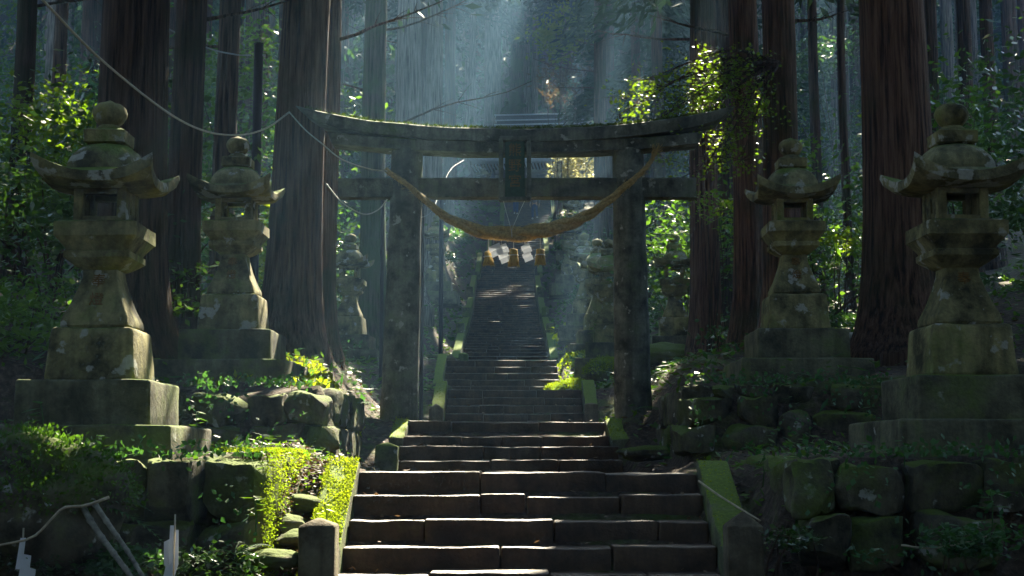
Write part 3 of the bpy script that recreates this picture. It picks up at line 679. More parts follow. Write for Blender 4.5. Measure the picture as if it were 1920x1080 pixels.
def boulder(c, r, lab, m='rock', seed=1, sq=(1, 1, .75), tuft=0, mossy=0):
    if c.y > 25: c = Vector((c.x, c.y, g1(c.x, c.y)+r*sq[2]*.42))
    bm = bmesh.new(); bmesh.ops.create_icosphere(bm, subdivisions=4, radius=1)
    V = [v.co.copy() for v in bm.verts]; Fc = [[v.index for v in f.verts] for f in bm.faces]; bm.free()
    out = []
    for v in V:
        k = 1+.28*nz(v, 1.1, seed)+.1*nz(v, 3, seed+2)+.03*nz(v, 9, seed+3); out.append(Vector((v.x*sq[0], v.y*sq[1], v.z*sq[2]))*r*k)
    o = tag(obj('boulder', mesh('boulder', out, Fc, M[m], 180), None, c), lab, 'boulder')
    if mossy:
        P = np.array([tuple(p) for p in out]); N_ = unit(P); k = rng.choice(np.where(N_[:, 2] > .15)[0], mossy); Dd = unit(N_[k]+rng.normal(0, .5, (mossy, 3)))
        tag(obj('moss', leafmesh('moss', P[k]+rng.normal(0, .025, (mossy, 3))+Dd*.02, Dd, unit(rng.normal(0, 1, (mossy, 3))), rng.uniform(.03, .075, mossy), rng.uniform(.015, .035, mossy), M['moss'], False), o), kind='stuff')
    if tuft:
        P = np.array([tuple(p) for p in out]); N_ = unit(P); up = np.where(N_[:, 2] > .05)[0]; k = rng.choice(up, tuft)
        C = P[k]*1.0+rng.normal(0, .03, (tuft, 3)); Dd = unit(N_[k]+rng.normal(0, .6, (tuft, 3)))
        obj('leaves', leafmesh('leaves', C+Dd*.02, Dd, unit(N_[k]+rng.normal(0, .5, (tuft, 3))), rng.uniform(.02, .045, tuft), rng.uniform(.014, .03, tuft), M['leaf_mid'], False), o)
    return o
boulder(U(55, 960, 9.7), .52, 'big rounded boulder smothered in small creeping leaves at the lower left', seed=3, sq=(1.15, .9, .9), tuft=5000)
boulder(U(1084, 668, 33.1), .5, 'mossy boulder rimmed by sunlight right of the six steps', seed=5, sq=(1.1, 1, .75), mossy=3500)
boulder(U(1135, 672, 32.7), .46, 'dark mossy boulder against the left edge of the right gate pillar', seed=8, sq=(1, 1, .85), mossy=2500)
boulder(U(1042, 690, 33.7), .27, 'small bright green mossy stone at the right end of the six steps', 'kerb', seed=12, mossy=1500)
boulder(U(1092, 615, 38), .34, 'shaded leafy boulder above the sunlit one right of the stairs', seed=15, sq=(1.3, 1, .6), mossy=2500)
boulder(U(1215, 850, 16.2), .22, 'flat stone on the bare ground right of the four low steps', seed=17, sq=(1.6, 1, .4))
boulder(U(1260, 705, 28.5), .6, 'dark mossy stone below the lantern right of the gate', seed=19, sq=(1.5, .9, .5))
boulder(U(815, 700, 30.5), .3, 'ferny mossy stone on the bank right of the left gate pillar', seed=21, sq=(1.2, 1, .55))
boulder(U(822, 655, 37), .32, 'larger mossy stone higher on the bank right of the left gate pillar', seed=25, sq=(1.3, 1, .55))
# rough stones in the sunlit strip
for i, (px, py, Y, r, l) in enumerate([(530, 905, 11.9, .16, 'uppermost'), (560, 945, 11.2, .15, 'upper'), (520, 985, 10.8, .17, 'middle'), (560, 1010, 10.5, .13, 'lower'), (520, 1050, 10.1, .15, 'lowest')]):
    boulder(U(px, py, Y), r, f'{l} rough stone in the sunlit slope between the mossy wall and the bright kerb', seed=30+i, sq=(1.3, 1, .5))
# ------------------------------------------------------------------ shrine hall
hc = Vector((1.95, 100, 16.7)); hall = thing('shrine_hall', hc, 'shrine hall with pale blue grey roof ridge at the top of the stairs', 'shrine hall', rz=R(-5))
zz = lambda y, d=98: U(960, y, d).z-hc.z
obj('wall', stonebox(MB(), (0, 1.2, 1.75), (3.1, 1.8, 1.9), .02, (2, 2, 2), 0).mesh('wall', M['hall_wood'], 40), hall)
ez = zz(301, 96.5); rz_ = zz(240, 100)+.5; mb = MB(); n = 16
V = []; Fc = []
for i in range(n+1):
    t = -1+2*i/n; lf = .32*abs(t)**3
    for y_, z_, wx in ((-3.4, ez, 4.7), (-3.4, ez+.16, 4.72), (-1.6, ez+(rz_-ez)*.36, 4.2), (0, ez+(rz_-ez)*.72, 3.6), (1.2, rz_, 3.2), (2.6, ez+(rz_-ez)*.7, 3.6), (5.4, ez, 4.7), (5.2, ez-.12, 4.6), (-3.2, ez-.12, 4.6)):
        V.append((t*wx, y_, z_+lf*(1 if z_ < ez+.3 else .3)))
for i in range(n):
    for j in range(9): Fc.append([i*9+j, (i+1)*9+j, (i+1)*9+(j+1) % 9, i*9+(j+1) % 9])
Fc += [list(range(9)), [n*9+j for j in range(9)][::-1]]
rf = obj('roof', mesh('roof', V, Fc, M['roof'], 30), hall)
M['roof_dark'] = simple('dark_ridge_tile', (.10, .11, .14), .6, .3, 8)
for h0, h1, w_, dy in ((rz_-.5, rz_-.05, 3.12, .34), (rz_-.05, rz_+.03, 3.3, .42), (rz_+.03, rz_+.28, 3.15, .30), (rz_+.28, rz_+.36, 3.25, .40), (rz_+.36, rz_+.68, 3.2, .24), (rz_+.68, rz_+.76, 3.3, .36)):
    obj('ridge_course', stonebox(MB(), (0, 1.2, (h0+h1)/2), (w_, dy, (h1-h0)/2), .015, (6, 1, 1), .004).mesh('ridge_course', M['roof' if h1-h0 < .2 else 'roof_dark'], 40), rf)
mb = MB(); m2 = MB()
for i in range(40):
    x = -4.5+9*i/39; mb.box((x-.035, -3.3, ez-.24), (x+.035, -.6, ez-.125))
obj('rafter_row', mb.mesh('rafter_row', M['hall_wood']), rf)
for x in (-2.6, -.9, .9, 2.6):
    obj('pillar', MB().tube([(x, -1.9, -.3), (x, -1.9, ez-.2)], .13, 12).mesh('pillar', M['hall_wood'], 60), hall)
obj('beam', stonebox(MB(), (0, -1.9, ez-.45), (3.0, .1, .14), .01, (2, 1, 1), 0).mesh('beam', M['hall_wood'], 40), hall)
dr = obj('door', stonebox(MB(), (0, -.64, 1.3), (.95, .03, 1.15), .01, (2, 1, 2), 0).mesh('door', M['wood'], 40), hall)
mb = MB()
for i in range(9): mb.box((-.9+i*.22, -.70, .2), (-.88+i*.22, -.672, 2.4))
obj('lattice', mb.mesh('lattice', M['hall_wood']), dr)
obj('floor_platform', stonebox(MB(), (0, -.3, .1), (3.3, 2.3, .18), .02, (2, 2, 1), 0).mesh('floor_platform', M['hall_wood'], 40), hall)
# ------------------------------------------------------------------ walkers
def skin(name, V, E, rad, m, root=0):
    me = bpy.data.meshes.new(name); me.from_pydata(V, E, []); o = bpy.data.objects.new(name, me); COL.objects.link(o)
    md = o.modifiers.new('s', 'SKIN'); o.modifiers.new('u', 'SUBSURF').levels = 1
    for i, d in enumerate(me.skin_vertices[0].data):
        r = rad[i]; d.radius = (r, r) if not isinstance(r, tuple) else r; d.use_root = (i == root)
    dg = bpy.context.evaluated_depsgraph_get(); r_ = bpy.data.meshes.new_from_object(o.evaluated_get(dg)); bpy.data.objects.remove(o)
    r_.materials.clear(); r_.materials.append(m); r_.shade_smooth(); r_.name = name; return r_
def person(foot, rz, lab, jm, step, fl, fr):
    t = thing('person', foot, lab, 'person', None, rz)
    # pelvis at z .9; legs to feet fl / fr = (y, z) ; facing -y
    hip = .09; kn = lambda f: (f[0]*.45-.07, .5+f[1]*.55)
    V = [(0, 0, .93), (0, -.01, 1.12), (0, -.02, 1.32), (0, -.02, 1.43), (0, -.04, 1.50), (0, -.05, 1.58), (0, -.05, 1.68),
         (-.18, -.02, 1.39), (-.24, .02+step*.08, 1.13), (-.24, -.06+step*.14, .90), (.18, -.02, 1.39), (.24, .02-step*.08, 1.13), (.24, -.06-step*.14, .90),
         (-hip, 0, .88), (-hip, *kn(fl)), (-hip, fl[0], fl[1]+.09), (hip, 0, .88), (hip, *kn(fr)), (hip, fr[0], fr[1]+.09)]
    E = [(0, 1), (1, 2), (2, 3), (3, 4), (4, 5), (5, 6), (2, 7), (7, 8), (8, 9), (2, 10), (10, 11), (11, 12), (0, 13), (13, 14), (14, 15), (0, 16), (16, 17), (17, 18)]
    rad = [.12, .12, .13, .07, .05, .085, .075, .055, .042, .03, .055, .042, .03, .085, .055, .035, .085, .055, .035]
    for s_, w_ in ((-1, V[9]), (1, V[12])):                      # hands: palm, four fingers, thumb
        b = len(V); x, y, z_ = w_; wi = 9 if s_ < 0 else 12
        V.append((x, y-.01, z_-.07)); rad.append((.02, .036)); E.append((wi, b))
        for k in range(4):
            yy_ = y-.04+.022*k; q = len(V); L_ = (.06, .07, .075, .06)[k]
            V += [(x-s_*.005, yy_, z_-.115), (x-s_*.015, yy_-.004, z_-.115-L_*.5), (x-s_*.03, yy_-.006, z_-.115-L_)]; rad += [.010, .009, .008]; E += [(b, q), (q, q+1), (q+1, q+2)]
        q = len(V); V += [(x-s_*.01, y-.05, z_-.06), (x-s_*.02, y-.07, z_-.10)]; rad += [.011, .009]; E += [(b, q), (q, q+1)]
    obj('body', skin('body', V, E, rad, M['skin']), t)
    T = [(0, 0, .97), (0, 0, .92), (-hip, 0, .86), (-hip, *kn(fl)), (-hip, fl[0], fl[1]+.10), (hip, 0, .86), (hip, *kn(fr)), (hip, fr[0], fr[1]+.10)]
    obj('trousers', skin('trousers', T, [(0, 1), (1, 2), (2, 3), (3, 4), (1, 5), (5, 6), (6, 7)], [.145, .15, .105, .08, .065, .105, .08, .065], M['jeans']), t)
    J = [(0, 0, .92), (0, -.01, 1.12), (0, -.02, 1.34), (0, -.03, 1.43), (-.19, -.02, 1.39), (-.245, .02+step*.08, 1.13), (-.24, -.05+step*.13, .94), (.19, -.02, 1.39), (.245, .02-step*.08, 1.13), (.24, -.05-step*.13, .94)]
    obj('jacket', skin('jacket', J, [(0, 1), (1, 2), (2, 3), (2, 4), (4, 5), (5, 6), (2, 7), (7, 8), (8, 9)], [.16, .155, .16, .08, .075, .062, .048, .075, .062, .048], M[jm]), t)
    for x, f in ((-hip, fl), (hip, fr)):
        obj('shoe', skin('shoe', [(x, f[0]+.06, f[1]+.05), (x, f[0]-.05, f[1]+.045), (x, f[0]-.17, f[1]+.03)], [(0, 1), (1, 2)], [(.045, .05), (.05, .045), (.04, .03)], M['shoe']), t)
    V, Fc = lathe([(.0, .13), (.06, .12), (.098, .07), (.105, .0), (.085, -.06)], 16); V = [Vector((v.x*.9, v.y+(.02 if v.z < .06 else 0), v.z+1.64-.0)) for v in V]
    obj('hair', mesh('hair', [Vector((v.x, v.y-.03+.0, v.z)) for v in V], Fc, M['hair'], 180), t)
    fm = MB()
    for sx in (-1, 1): V, Fc = lathe([(.0, -.008), (.009, -.004), (.009, .004), (.0, .008)], 8, (sx*.03, -.135, 1.61)); fm.add(V, Fc)
    obj('eyes', fm.mesh('eyes', M['hair'], 180), t)
    fm = MB().add([(-.012, -.13, 1.575), (.012, -.13, 1.575), (0, -.158, 1.578), (0, -.13, 1.61)], [(0, 1, 2), (1, 3, 2), (3, 0, 2), (0, 3, 1)])
    obj('nose', fm.mesh('nose', M['skin']), t)
    return t
def stair_z(Y): return max([z_ for y_, z_ in D if y_ <= Y] or [2.41])
for px, rz, lab, jm, st, fl, fr in ((967, R(6), 'left one of two walkers in blue jeans coming down the long stairs', 'jacket', 1, (-.1, 0), (.08, .0)),
                                   (1003, R(-20), 'right one of two walkers, one pale shoe lifted in mid step', 'jacket2', -1, (-.16, -.02), (.18, .1))):
    Y = 85.6 if px < 990 else 84.4
    person((U(px, 390, Y).x, Y, stair_z(Y)), rz, lab, jm, st, fl, fr)
# ------------------------------------------------------------------ trees
def trunkmesh(r, H, seed, segs=20, flare=1.0, lean=(0, 0), flute=.05):
    zs = [-.6, -.2, 0, .15, .35, .6, 1.0, 1.6, 2.4, 3.4, 4.6, 6, 8, 11, 15, 20, H]
    zs = [z for z in zs if z < H]+[H]; rings = []
    for z in zs:
        zc = max(z, 0); rr_ = r*(1-.55*(zc/H))*(1+.62*flare*math.exp(-zc/.45)+.16*flare*math.exp(-zc/1.8))
        ring = []
        for j in range(segs):
            a = 2*math.pi*j/segs; f = flute*(.6+1.8*math.exp(-zc/.8))
            k = 1+f*nz((math.cos(a)*2.2, math.sin(a)*2.2, zc*.12), 1, seed)*1.6+f*.8*nz((math.cos(a)*5, math.sin(a)*5, zc*.1), 1, seed+3)
            lx = lean[0]*zc+.05*nz((zc*.2, 0, 0), 1, seed+7)*min(zc, 6)*.3; ly = lean[1]*zc
            ring.append(Vector((lx+rr_*k*math.cos(a), ly+rr_*k*math.sin(a), z)))
        rings.append(ring)
    return loft(rings)
def crownarr(h0, H, Rr, N, L, W, seed):
    r = np.random.default_rng(seed); nb = 90
    bh = h0+(H-h0)*r.random(nb)**1.25; ba = r.uniform(0, 2*np.pi, nb)
    br = Rr*np.clip(1-(bh-h0)/(H-h0)*.85, .12, 1)*r.uniform(.75, 1.1, nb)
    k = r.integers(0, nb, N); t = np.sqrt(r.random(N))
    a = ba[k]+r.normal(0, .16, N); rad = br[k]*t; droop = -.35*br[k]*t**2+r.normal(0, .22, N)
    C = np.stack([np.cos(a)*rad, np.sin(a)*rad, bh[k]+droop], 1)
    Dd = unit(np.stack([np.cos(a)+r.normal(0, .5, N), np.sin(a)+r.normal(0, .5, N), r.normal(-.45, .45, N)], 1))
    Nn = unit(np.stack([r.normal(0, .55, N), r.normal(0, .55, N), np.abs(r.normal(.8, .3, N))], 1))
    return C, Dd, Nn, L*r.uniform(.6, 1.25, N), W*r.uniform(.6, 1.25, N)
TREES = []
label_known = lambda l: l is not None
def tree(px, wpx, d, bk, lab, group=None, x=None, h0=9, Rr=3.6, N=2600, leafL=.62, lean=(0, 0), flare=1, H=None, crown=True, segs=20, branches=(), cat='tree', rad=None, lw=None):
    X = x if x is not None else (px-960)*d/F; z = g1(X, d)-.05; r = rad or wpx*d/F/2/.93
    pxx = 960+X*F/max(d, .1)
    if d > 24 and 640 < pxx < 1190 and z+h0 < .36*d: h0 = max(h0, min(.3185*d-z+3.2, 16))
    H = max(H or random.uniform(24, 29), h0+12); s = len(TREES)
    t = thing('cedar_tree', (X, d, z), lab, cat, group)
    V, Fc = trunkmesh(r, H, s*1.7+3, segs, flare, lean, .05 if segs > 14 else .03)
    tr = obj('trunk', mesh('trunk', V, Fc, M[bk], 180), t)
    if crown:
        if lw: leafL, wf = lw
        elif d > 25: N, leafL, wf = 6500, .5, .28
        else: N, leafL, wf = int(N*1.15), .85, .40
        C, Dd, Nn, L, W = crownarr(h0, H+1.5, Rr, N, leafL, leafL*wf, s+5)
        C[:, 0] += lean[0]*C[:, 2]; o = np.array((X, d, z)); k = keepmask(C+o)
        obj('crown', leafmesh('crown', C[k], Dd[k], Nn[k], L[k], W[k], M['leaf_cedar'], False), t)
    for (bz, ang, ln, rise) in branches:
        mb = MB(); rb = r*(1-.5*bz/H); p0 = Vector((math.cos(ang)*rb*.8+lean[0]*bz, math.sin(ang)*rb*.8, bz)); P = [p0]; q = p0.copy(); aa = ang; rs = rise
        for i in range(6):
            aa += random.uniform(-.22, .22); rs += random.uniform(-.15, .15); q = q+Vector((math.cos(aa), math.sin(aa), rs))*ln/6; P.append(q.copy())
        mb.tube(P, list(np.linspace(.03, .007, 7)), 6)
        for i in (2, 3, 4):
            for s2 in (-1, 1):
                a2 = aa+s2*random.uniform(.5, 1.0); L_ = ln*random.uniform(.12, .3); e = P[i]+Vector((math.cos(a2), math.sin(a2), random.uniform(-.3, .5)))*L_
                mb.tube([P[i], (P[i]+e)/2+Vector((0, 0, .02)), e], [.01, .007, .003], 4)
        obj('branch', mb.mesh('branch', M['bark_dark'], 180), t)
    TREES.append((X, d, r, t)); return t
pi = math.pi
tree(235, 128, 17.2, 'bark_dark', 'massive dark cedar trunk rising behind the large left lantern', h0=8.5, Rr=4.2, N=3600, segs=30)
tree(332, 60, 19.2, 'bark_dark', 'slimmer dark trunk between the two left lanterns', h0=9, lean=(.012, 0), segs=24, branches=[(4.5, .2, 1.6, .2), (5.6, 2.6, 1.3, .3)])
tree(410, 42, 26, 'bark_dark', 'thin dark trunk seen above the second left lantern', branches=[(5.5, 2.8, 2.2, .1), (7.0, .4, 2.0, .2)])
tree(543, 92, 19.9, 'bark', 'reddish cedar trunk with flared roots, front one of the big double cedar', h0=9, Rr=4.2, N=3600, segs=34, lean=(.030, 0), flare=.85, branches=[(5.2, 3.0, 2.6, .25), (5.9, 2.6, 2.2, .35)])
tree(598, 46, 21.6, 'bark', 'reddish cedar trunk just behind the front one of the big double cedar', h0=9, segs=28, lean=(.008, 0), branches=[(4.9, -.2, 2.0, .1), (6.4, .3, 1.8, .3)])
tree(697, 46, 32, 'bark_green', 'mossy dark trunk behind the left arm of the gate top beam', h0=9.5, branches=[(5.2, -.25, 3.4, .5), (7.6, .1, 2.4, .2), (6.2, 2.9, 1.9, .2)])
tree(20, 38, 24, 'bark_dark', 'dark trunk at the left picture edge beyond the yellow green maple', branches=[(5, .5, 2, .2)])
tree(92, 26, 34, 'bark_dark', 'faint slim trunk in the gloom behind the yellow green maple')
tree(762, 54, 47, 'bark_hazed', 'broad grey trunk in the haze above the left gate pillar', h0=14, branches=[(9, 2.4, 2.5, .3)])
tree(810, 36, 58, 'bark_hazed', 'pale hazy trunk above the gate between the left pillar and the plaque', h0=16)
tree(923, 35, 109, 'bark_hazed', 'palest tallest trunk rising above the gate just left of the plaque', h0=21, H=40, branches=[(9.5, 2.9, 6, .1), (11, 3.3, 6, .2)])
tree(969, 28, 113, 'bark_green', 'green tinted hazy trunk behind the left end of the hall roof', h0=17)
tree(1129, 26, 56, 'bark_dark', 'dark straight trunk with sunlit edges right of the hall roof', h0=11.5, branches=[(8.5, 2.7, 2.8, .15), (9.6, 2.5, 2.4, .4), (7.8, 3.3, 2.4, -.1)])
tree(1198, 20, 62, 'bark_dark', 'slim shaded trunk behind the left part of the yellow green leaf spray', h0=11)
tree(1240, 24, 53, 'bark_dark', 'shaded trunk above the right gate pillar', h0=10)
tree(1326, 52, 28, 'bark', 'brown trunk behind the right end of the gate beams, left one of a close pair', h0=9.5, segs=24, branches=[(6.5, 2.8, 2.2, .25)])
tree(1364, 34, 34, 'bark_dark', 'slimmer dark trunk, right one of the close pair behind the gate end', h0=9.5)
tree(1411, 56, 23, 'bark', 'brown trunk just left of the lantern with the green mossy roof', h0=9, segs=26, branches=[(6, 2.7, 1.6, .3), (5.2, 2.9, 1.4, .5)])
T5 = tree(1472, 64, 20.8, 'bark', 'brown trunk that the yellow green leaf spray grows from, behind the second right lantern', h0=9, segs=28, branches=[(4.9, .1, 1.0, .12), (6.1, .3, 1.2, .6)])
tree(1540, 20, 37, 'bark_dark', 'thin trunk between the two right lanterns, left one of two', h0=10)
tree(1597, 16, 31, 'bark_dark', 'thinnest dark trunk between the two right lanterns', h0=9, Rr=2.6, N=1500)
tree(1697, 126, 17.2, 'bark', 'massive brown cedar trunk between the two right lanterns', h0=8.5, Rr=4.2, N=3600, segs=32)
tree(1764, 30, 27, 'bark_dark', 'dark trunk peeping out right of the massive brown cedar')
tree(1832, 28, 33, 'bark_dark', 'slim trunk behind the large right lantern, left one of two')
tree(1876, 26, 35, 'bark_dark', 'slim trunk behind the large right lantern, right one of two')
def clear(X, Y):
    for p, r in HOLES:
        t = ((X-p[0])*S[0]+(Y-p[1])*S[1])/(S[0]**2+S[1]**2)
        if t > 0 and t*S[2]+p[2] < g1(X, Y)+26 and math.hypot(p[0]+t*S[0]-X, p[1]+t*S[1]-Y) < .33+.35*r: return False
    return True
for X, d in ((-3.9, 47.5), (3.9, 49), (-4.3, 56), (4.3, 58), (-4.5, 64), (4.6, 66), (-4.6, 72), (4.8, 74), (-3.6, 80), (5.4, 81), (-3.8, 88), (6, 88), (-5.6, 95), (9, 96), (-6.4, 102), (9.5, 103), (-3, 107), (6, 107.5), (1.8, 109.5), (8.5, 84.5), (7.8, 77), (9, 70), (8.2, 63), (7.6, 91), (12.5, 92), (6.6, 85), (7.4, 79.5)):  # flanking cedars put in so their dense crowns shade the long flight
    if d < 62 and not clear(X, d): continue
    tree(0, 0, d, 'bark_hazed' if d % 2 else 'bark_dark', None, 'cedars of the shady forest', x=X, h0=(6 if X > 6.5 else 14.5), Rr=5.2, N=12000, segs=14, lw=(.55, .36), rad=random.uniform(.25, .36))
for X, d in ((-4, -14), (0, -16), (4, -14.5), (-9, -14), (9, -15), (-14, -10), (14, -10), (-7, -20), (2, -21), (8, -21), (-16, -2), (16.5, -3), (-17, 7), (17, 8), (-14, -19), (15, -19)):  # unseen trees added around and behind the camera to hold back sky light
    tree(0, 0, d, 'bark_dark', None, 'cedars of the shady forest', x=X, h0=1.5, Rr=4.6, N=4200, segs=12, rad=.25)
for X, d in ((-5.5, 6), (5.6, 5), (-3.6, 1), (3.8, 0), (-8.5, 2), (8.8, 1), (-5.8, -4), (5.5, -5), (-10, 8), (10.5, 8), (-2.4, -7), (2.2, -9), (-9.5, -8), (9, -9), (-13, 3), (13, 4), (-6.4, 10.5), (6.9, 9.5), (-13, 13), (13.5, 14), (-9.5, 21), (9.5, 23), (-12, 27), (12.5, 28), (-8.6, 13), (9.0, 14), (-7.6, 30), (8.2, 33), (-15, 19), (15, 21), (-5.2, 44), (5.3, 46), (-9.5, 38), (10, 40), (-14, 36), (14.6, 37), (-4.9, 25.5), (-4.2, 37), (4.4, 38.5), (3.9, 30.8), (3.6, 52), (-3.9, 53), (-7.2, 49), (7.5, 52)):  # those beside and behind the camera are unseen, added to darken the foreground
    if any(abs(X-a)+abs(d-b)*.5 < 1.6 for a, b, *_ in TREES): continue
    if not clear(X, d): continue
    tree(0, 0, d, random.choice(['bark_dark', 'bark_dark', 'bark']), None, 'cedars of the shady forest', x=X, h0=9, Rr=4.0, N=2800, segs=16, rad=random.uniform(.19, .3))
for i, (px, wp, d) in enumerate(((742, 15, 112), (790, 13, 118), (838, 17, 115), (858, 12, 124), (876, 15, 112), (893, 12, 128), (948, 12, 124), (990, 14, 116), (1006, 11, 130), (1024, 15, 114), (1043, 12, 126), (1060, 16, 117), (1082, 12, 128), (1098, 15, 114), (1150, 14, 112), (1176, 12, 122))):
    tree(px, wp, d, ('bark_hazed', 'bark_hazed', 'bark')[i % 3], None, 'cedars of the shady forest', Rr=3.4, N=4200, segs=12)
NEAR = len(TREES)
# far forest, standing tree by tree on the slopes
FCA = [crownarr(h0, 28, 4.7, 4200, .55, .16, 900+i) for i, h0 in enumerate((13, 15, 17))]
FCR = [leafmesh('crown', *FCA[i], M['leaf_cedar'], False) for i, h0 in enumerate((13, 15, 17))]
FTR = [mesh('trunk', *trunkmesh(.25+.04*i, 27, 60+i, 10, .7, (0, 0), .03), M[b_], 180) for i, b_ in enumerate(('bark_hazed', 'bark_dark', 'bark', 'bark_hazed'))]
r2 = random.Random(5); far = []
tries = 0
while len(far) < 190 and tries < 6000:
    tries += 1; Y = 48+86*r2.random()**.9; X = r2.uniform(-.43, .43)*Y
    xc = xcf(Y)
    if Y < 94 and abs(X-xc) < 3.0: continue
    if 92 < Y < 108 and abs(X-2) < 7: continue
    if any((X-a)**2+(Y-b)**2 < 4.2**2 for a, b, *_ in TREES): continue
    if any((X-a)**2+(Y-b)**2 < (3.6 if Y < 100 else 4.6)**2 for a, b in far): continue
    o = np.array((X, Y, g1(X, Y)+18)); blk = False
    for p, r in HOLES:
        dd = o-p; t = dd@S; pr = np.linalg.norm(dd-t*S)
        if t > 2 and pr < r*.5+2.6 and t < 60: blk = True
    if not clear(X, Y): continue
    far.append((X, Y))
for i, (X, Y) in enumerate(far):
    t = thing('cedar_tree', (X, Y, g1(X, Y)-.2), None, 'tree', 'cedars of the shady forest', r2.uniform(0, 6.28), r2.uniform(.85, 1.15))
    k = r2.randrange(4); s2 = r2.uniform(.7, 1.25)
    o = obj('trunk', FTR[k], t); o.scale = (s2, s2, 1); kc = r2.randrange(3); Mw = np.array(Matrix.LocRotScale(t.location, t.rotation_euler, t.scale)); Cw = FCA[kc][0]@Mw[:3, :3].T+Mw[:3, 3]; kk = keepmask(Cw)
    obj('crown', FCR[kc] if kk.all() else leafmesh('crown', *[a_[kk] for a_ in FCA[kc]], M['leaf_cedar'], False), t); TREES.append((X, Y, .3, t))
# ------------------------------------------------------------------ leafy spray on the right
def spray_branch(parent, base, tips, m, nl, Ls, spread, droop=.25, brad=.03):
    mb = MB(); P0 = Vector(base); Cs = []; Ds = []
    for tp in tips:
        tp = Vector(tp); P = qcurve([P0, P0*.6+tp*.4+Vector((0, 0, random.uniform(.1, .35))), tp], 12)
        mb.tube(P, list(np.linspace(brad, .005, 12)), 6)
        for _ in range(nl):
            i = min(11, int(5+7*random.random()**.8)); q = P[i]; d = Vector((random.gauss(0, 1), random.gauss(0, .8), random.gauss(-droop, .55))).normalized(); L_ = random.uniform(.1, spread)*(.5+.5*i/11)
            e = q+d*L_; mb.tube([q, (q+e)/2+Vector((0, 0, .03)), e], [.005, .004, .002], 3, False)
            for k in range(7):
                u = random.uniform(.25, 1.05); Cs.append(q+d*L_*u+Vector((random.gauss(0, .05), random.gauss(0, .05), random.gauss(-.02, .04)))); Ds.append(Vector((random.gauss(0, 1), random.gauss(0, 1), random.gauss(-.3, .4))))
    b = obj('branch', mb.mesh('branch', M['bark_dark'], 180), parent)
    n = len(Cs); C = np.array([tuple(c) for c in Cs]); Dd = unit(np.array([tuple(c) for c in Ds])); Nn = unit(np.stack([rng.normal(0, .6, n), rng.normal(-.3, .6, n), rng.normal(.7, .4, n)], 1))
    L = rng.uniform(.7, 1.3, n)*Ls
    obj('leaves', leafmesh('leaves', C, Dd, Nn, L, L*.85, m, False), b)
o5 = T5.location
spray_branch(T5, U(1462, 118, 20.4)-o5, [U(x, y, d)-o5 for x, y, d in ((1160, 215, 20.2), (1210, 150, 20.0), (1190, 250, 20.6), (1270, 190, 19.6), (1300, 235, 19.8), (1330, 160, 20.2), (1390, 300, 19.4), (1360, 270, 19.9), (1175, 185, 20.2), (1230, 260, 20.0), (1250, 300, 20.4), (1320, 320, 20.6), (1240, 220, 19.8))], M['leaf_spray'], 36, .055, .66)
# ------------------------------------------------------------------ shrubs
SHR = []
def shrub(c, rad, N, L, m, lab, name='bush', cat='bush', group=None, W=None, stems=5, droop=-.2, cull=True, base=None, clump=14):
    c = Vector(c); zb = base if base is not None else g1(c.x, c.y)-.05
    t = thing(name, (c.x, c.y, zb), lab, cat, group); r = np.random.default_rng(len(SHR)+300)
    o = c-Vector((c.x, c.y, zb)); cl = r.normal(0, .42, (clump, 3))*np.array(rad)+np.array((0, 0, o.z))
    k = r.integers(0, clump, N); C = cl[k]+r.normal(0, .24, (N, 3))*np.array(rad)*.9
    C = C[C[:, 2] > .02]; N = len(C)
    Dd = unit(np.stack([r.normal(0, 1, N), r.normal(0, 1, N), r.normal(droop, .5, N)], 1))
    Nn = unit(np.stack([r.normal(0, .6, N), r.normal(0, .6, N), r.normal(.8, .4, N)], 1)); Ls = r.uniform(.6, 1.35, N)*L
    if cull:
        q = keepmask(C+np.array((c.x, c.y, zb))); C, Dd, Nn, Ls = C[q], Dd[q], Nn[q], Ls[q]
    obj('leaves', leafmesh('leaves', C, Dd, Nn, Ls, Ls*(W or .5), m, False), t)
    mb = MB()
    for i in range(stems):
        e = Vector(cl[i % clump]); p1 = Vector((e.x*.3+r.normal(0, .1), e.y*.3, e.z*.5)); mb.tube(qcurve([(r.normal(0, .06), r.normal(0, .06), -.1), p1, e], 7), list(np.linspace(.012+.006*max(rad), .004, 7)), 5)
    obj('stem', mb.mesh('stem', M['bark_dark'], 180), t); SHR.append(t); return t
Y_ = M['leaf_yellow']; Mi = M['leaf_mid']; Dk = M['leaf_dark']
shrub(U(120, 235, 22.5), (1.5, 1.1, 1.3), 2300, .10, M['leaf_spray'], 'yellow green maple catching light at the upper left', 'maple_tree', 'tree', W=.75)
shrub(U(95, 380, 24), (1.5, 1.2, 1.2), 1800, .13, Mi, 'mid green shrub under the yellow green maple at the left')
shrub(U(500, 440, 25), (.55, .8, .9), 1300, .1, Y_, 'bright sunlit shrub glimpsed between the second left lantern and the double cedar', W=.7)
shrub(U(1085, 312, 86), (2.2, 1.5, 1.3), 2800, .24, M['leaf_glare'], 'dazzling sunlit shrub seen under the gate top beam right of the plaque')
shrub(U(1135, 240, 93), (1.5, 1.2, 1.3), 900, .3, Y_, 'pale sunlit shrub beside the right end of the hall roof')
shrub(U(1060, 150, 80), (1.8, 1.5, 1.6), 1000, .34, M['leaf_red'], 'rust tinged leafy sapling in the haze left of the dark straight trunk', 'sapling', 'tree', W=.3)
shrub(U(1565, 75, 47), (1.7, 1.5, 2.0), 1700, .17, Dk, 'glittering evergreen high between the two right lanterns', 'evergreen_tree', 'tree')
shrub(U(1330, 390, 25), (.5, .6, .4), 240, .1, M['leaf_yellow'], 'little yellow green sprig right of the right gate pillar', 'sapling')
